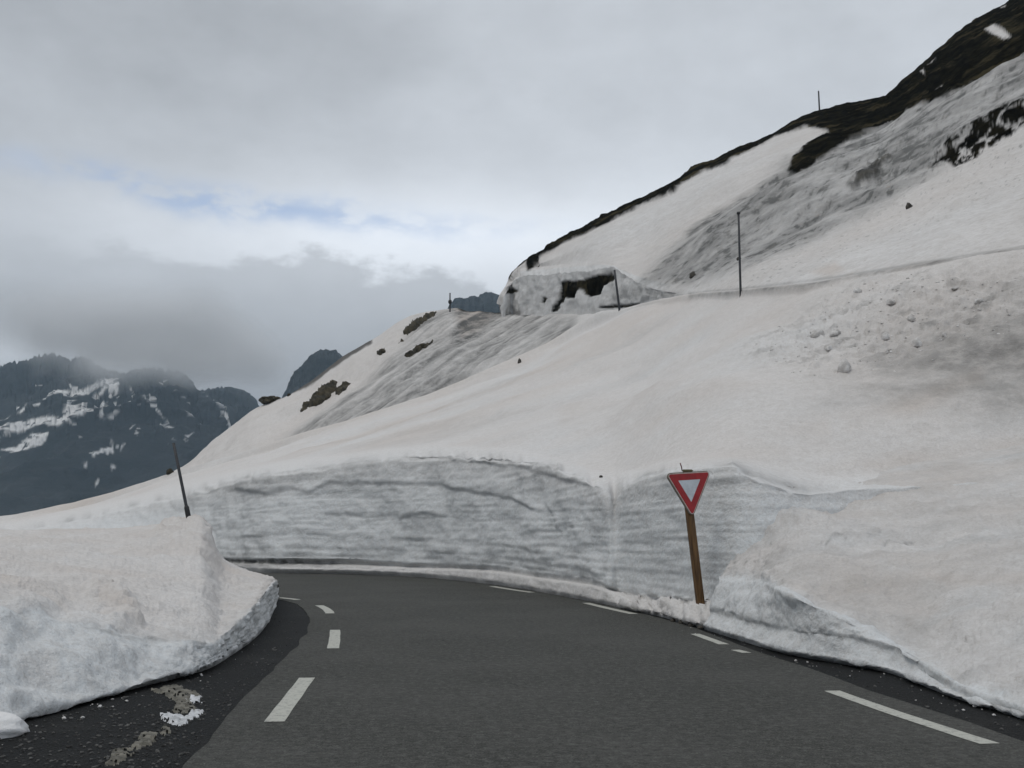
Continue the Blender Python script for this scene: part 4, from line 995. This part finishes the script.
tint = N(nt, 'ShaderNodeCombineXYZ')
for i, kx in enumerate((.93, .985, 1.06)): nt.links.new(mth(nt, 'MULTIPLY', Lum, kx), tint.inputs[i])
# low cloud bank on the left
az1, el1 = dirpix(345, 262); az2, _ = dirpix(480, 300); az3, _ = dirpix(570, 300)
topE = mth(nt, 'ADD', mrange(nt, az, az2, az3, el1, el1 - .16), mth(nt, 'ADD', mth(nt, 'MULTIPLY', mth(nt, 'SUBTRACT', nB, .5), .11), mth(nt, 'MULTIPLY', mth(nt, 'SUBTRACT', nC, .5), .035)))
bk = mrange(nt, mth(nt, 'SUBTRACT', topE, el), -.004, .014)
_, elow = dirpix(200, 395)
bkL = mth(nt, 'ADD', mrange(nt, el, elow, el1, .36, .54), mth(nt, 'MULTIPLY', mth(nt, 'SUBTRACT', nB, .5), .15))
# pale gap at the far left, low
ag, eg = dirpix(8, 352)
bkL = mth(nt, 'ADD', bkL, mth(nt, 'MULTIPLY', mth(nt, 'MULTIPLY', gauss(az, ag, .05), gauss(el, eg, .018)), .22))
bcol = N(nt, 'ShaderNodeCombineXYZ')
for i, kx in enumerate((.93, .985, 1.06)): nt.links.new(mth(nt, 'MULTIPLY', bkL, kx), bcol.inputs[i])
cl_ = mixc(nt, mth(nt, 'MULTIPLY', bk, .9), tint.outputs[0], bcol.outputs[0])
sc10 = N(nt, 'ShaderNodeVectorMath', operation='SCALE'); sc10.inputs['Scale'].default_value = 10.0
nt.links.new(cl_, sc10.inputs[0])
# blue gap
ab, eb = dirpix(265, 205); ab2, eb2 = dirpix(430, 228); ab1, eb1 = dirpix(110, 182)
slope_ = (eb2 - eb1) / (ab2 - ab1)
line = mth(nt, 'ADD', eb, mth(nt, 'MULTIPLY', mth(nt, 'SUBTRACT', az, ab), slope_))
line = mth(nt, 'ADD', line, mth(nt, 'MULTIPLY', mth(nt, 'SUBTRACT', nB, .5), .05))
bl = mth(nt, 'MULTIPLY', gauss(el, line, .014), gauss(az, ab, .21))
bl = mth(nt, 'MULTIPLY', bl, mrange(nt, nC, .38, .6, .25, 1))
scs = N(nt, 'ShaderNodeVectorMath', operation='SCALE'); scs.inputs['Scale'].default_value = 1.7; nt.links.new(sky.outputs[0], scs.inputs[0])
col = mixc(nt, mth(nt, 'MULTIPLY', bl, .6, True), sc10.outputs[0], scs.outputs[0])
nt.links.new(col, bg.inputs[0])

sun = bpy.data.lights.new('sun', 'SUN'); sun.energy = 0.85; sun.angle = math.radians(24); sun.color = (1, .95, .88)
so = link(bpy.data.objects.new('sun', sun))
dirv = Vector((math.sin(SUN_AZ) * math.cos(SUN_EL), math.cos(SUN_AZ) * math.cos(SUN_EL), math.sin(SUN_EL)))
so.rotation_euler = dirv.to_track_quat('Z', 'Y').to_euler(); so.location = dirv * 60 + Vector((0, 0, 20))

# ------------------------------------------------------------------ camera and render settings
cam = bpy.data.cameras.new('camera'); cam.sensor_width = 36; cam.lens = 36 * F / 1024
cam.clip_start = .1; cam.clip_end = 30000
co_ = link(bpy.data.objects.new('camera', cam)); co_.location = (0, 0, CAMH)
co_.rotation_euler = (math.pi / 2 + PITCH, 0, 0)
sc = bpy.context.scene; sc.camera = co_
sc.view_settings.view_transform = 'Standard'; sc.view_settings.look = 'None'; sc.view_settings.exposure = 0.12; sc.view_settings.gamma = 1
sc.view_settings.use_curve_mapping = False
sc.cycles.max_bounces = 12; sc.cycles.volume_bounces = 8; sc.cycles.diffuse_bounces = 4
sc.cycles.use_denoising = True
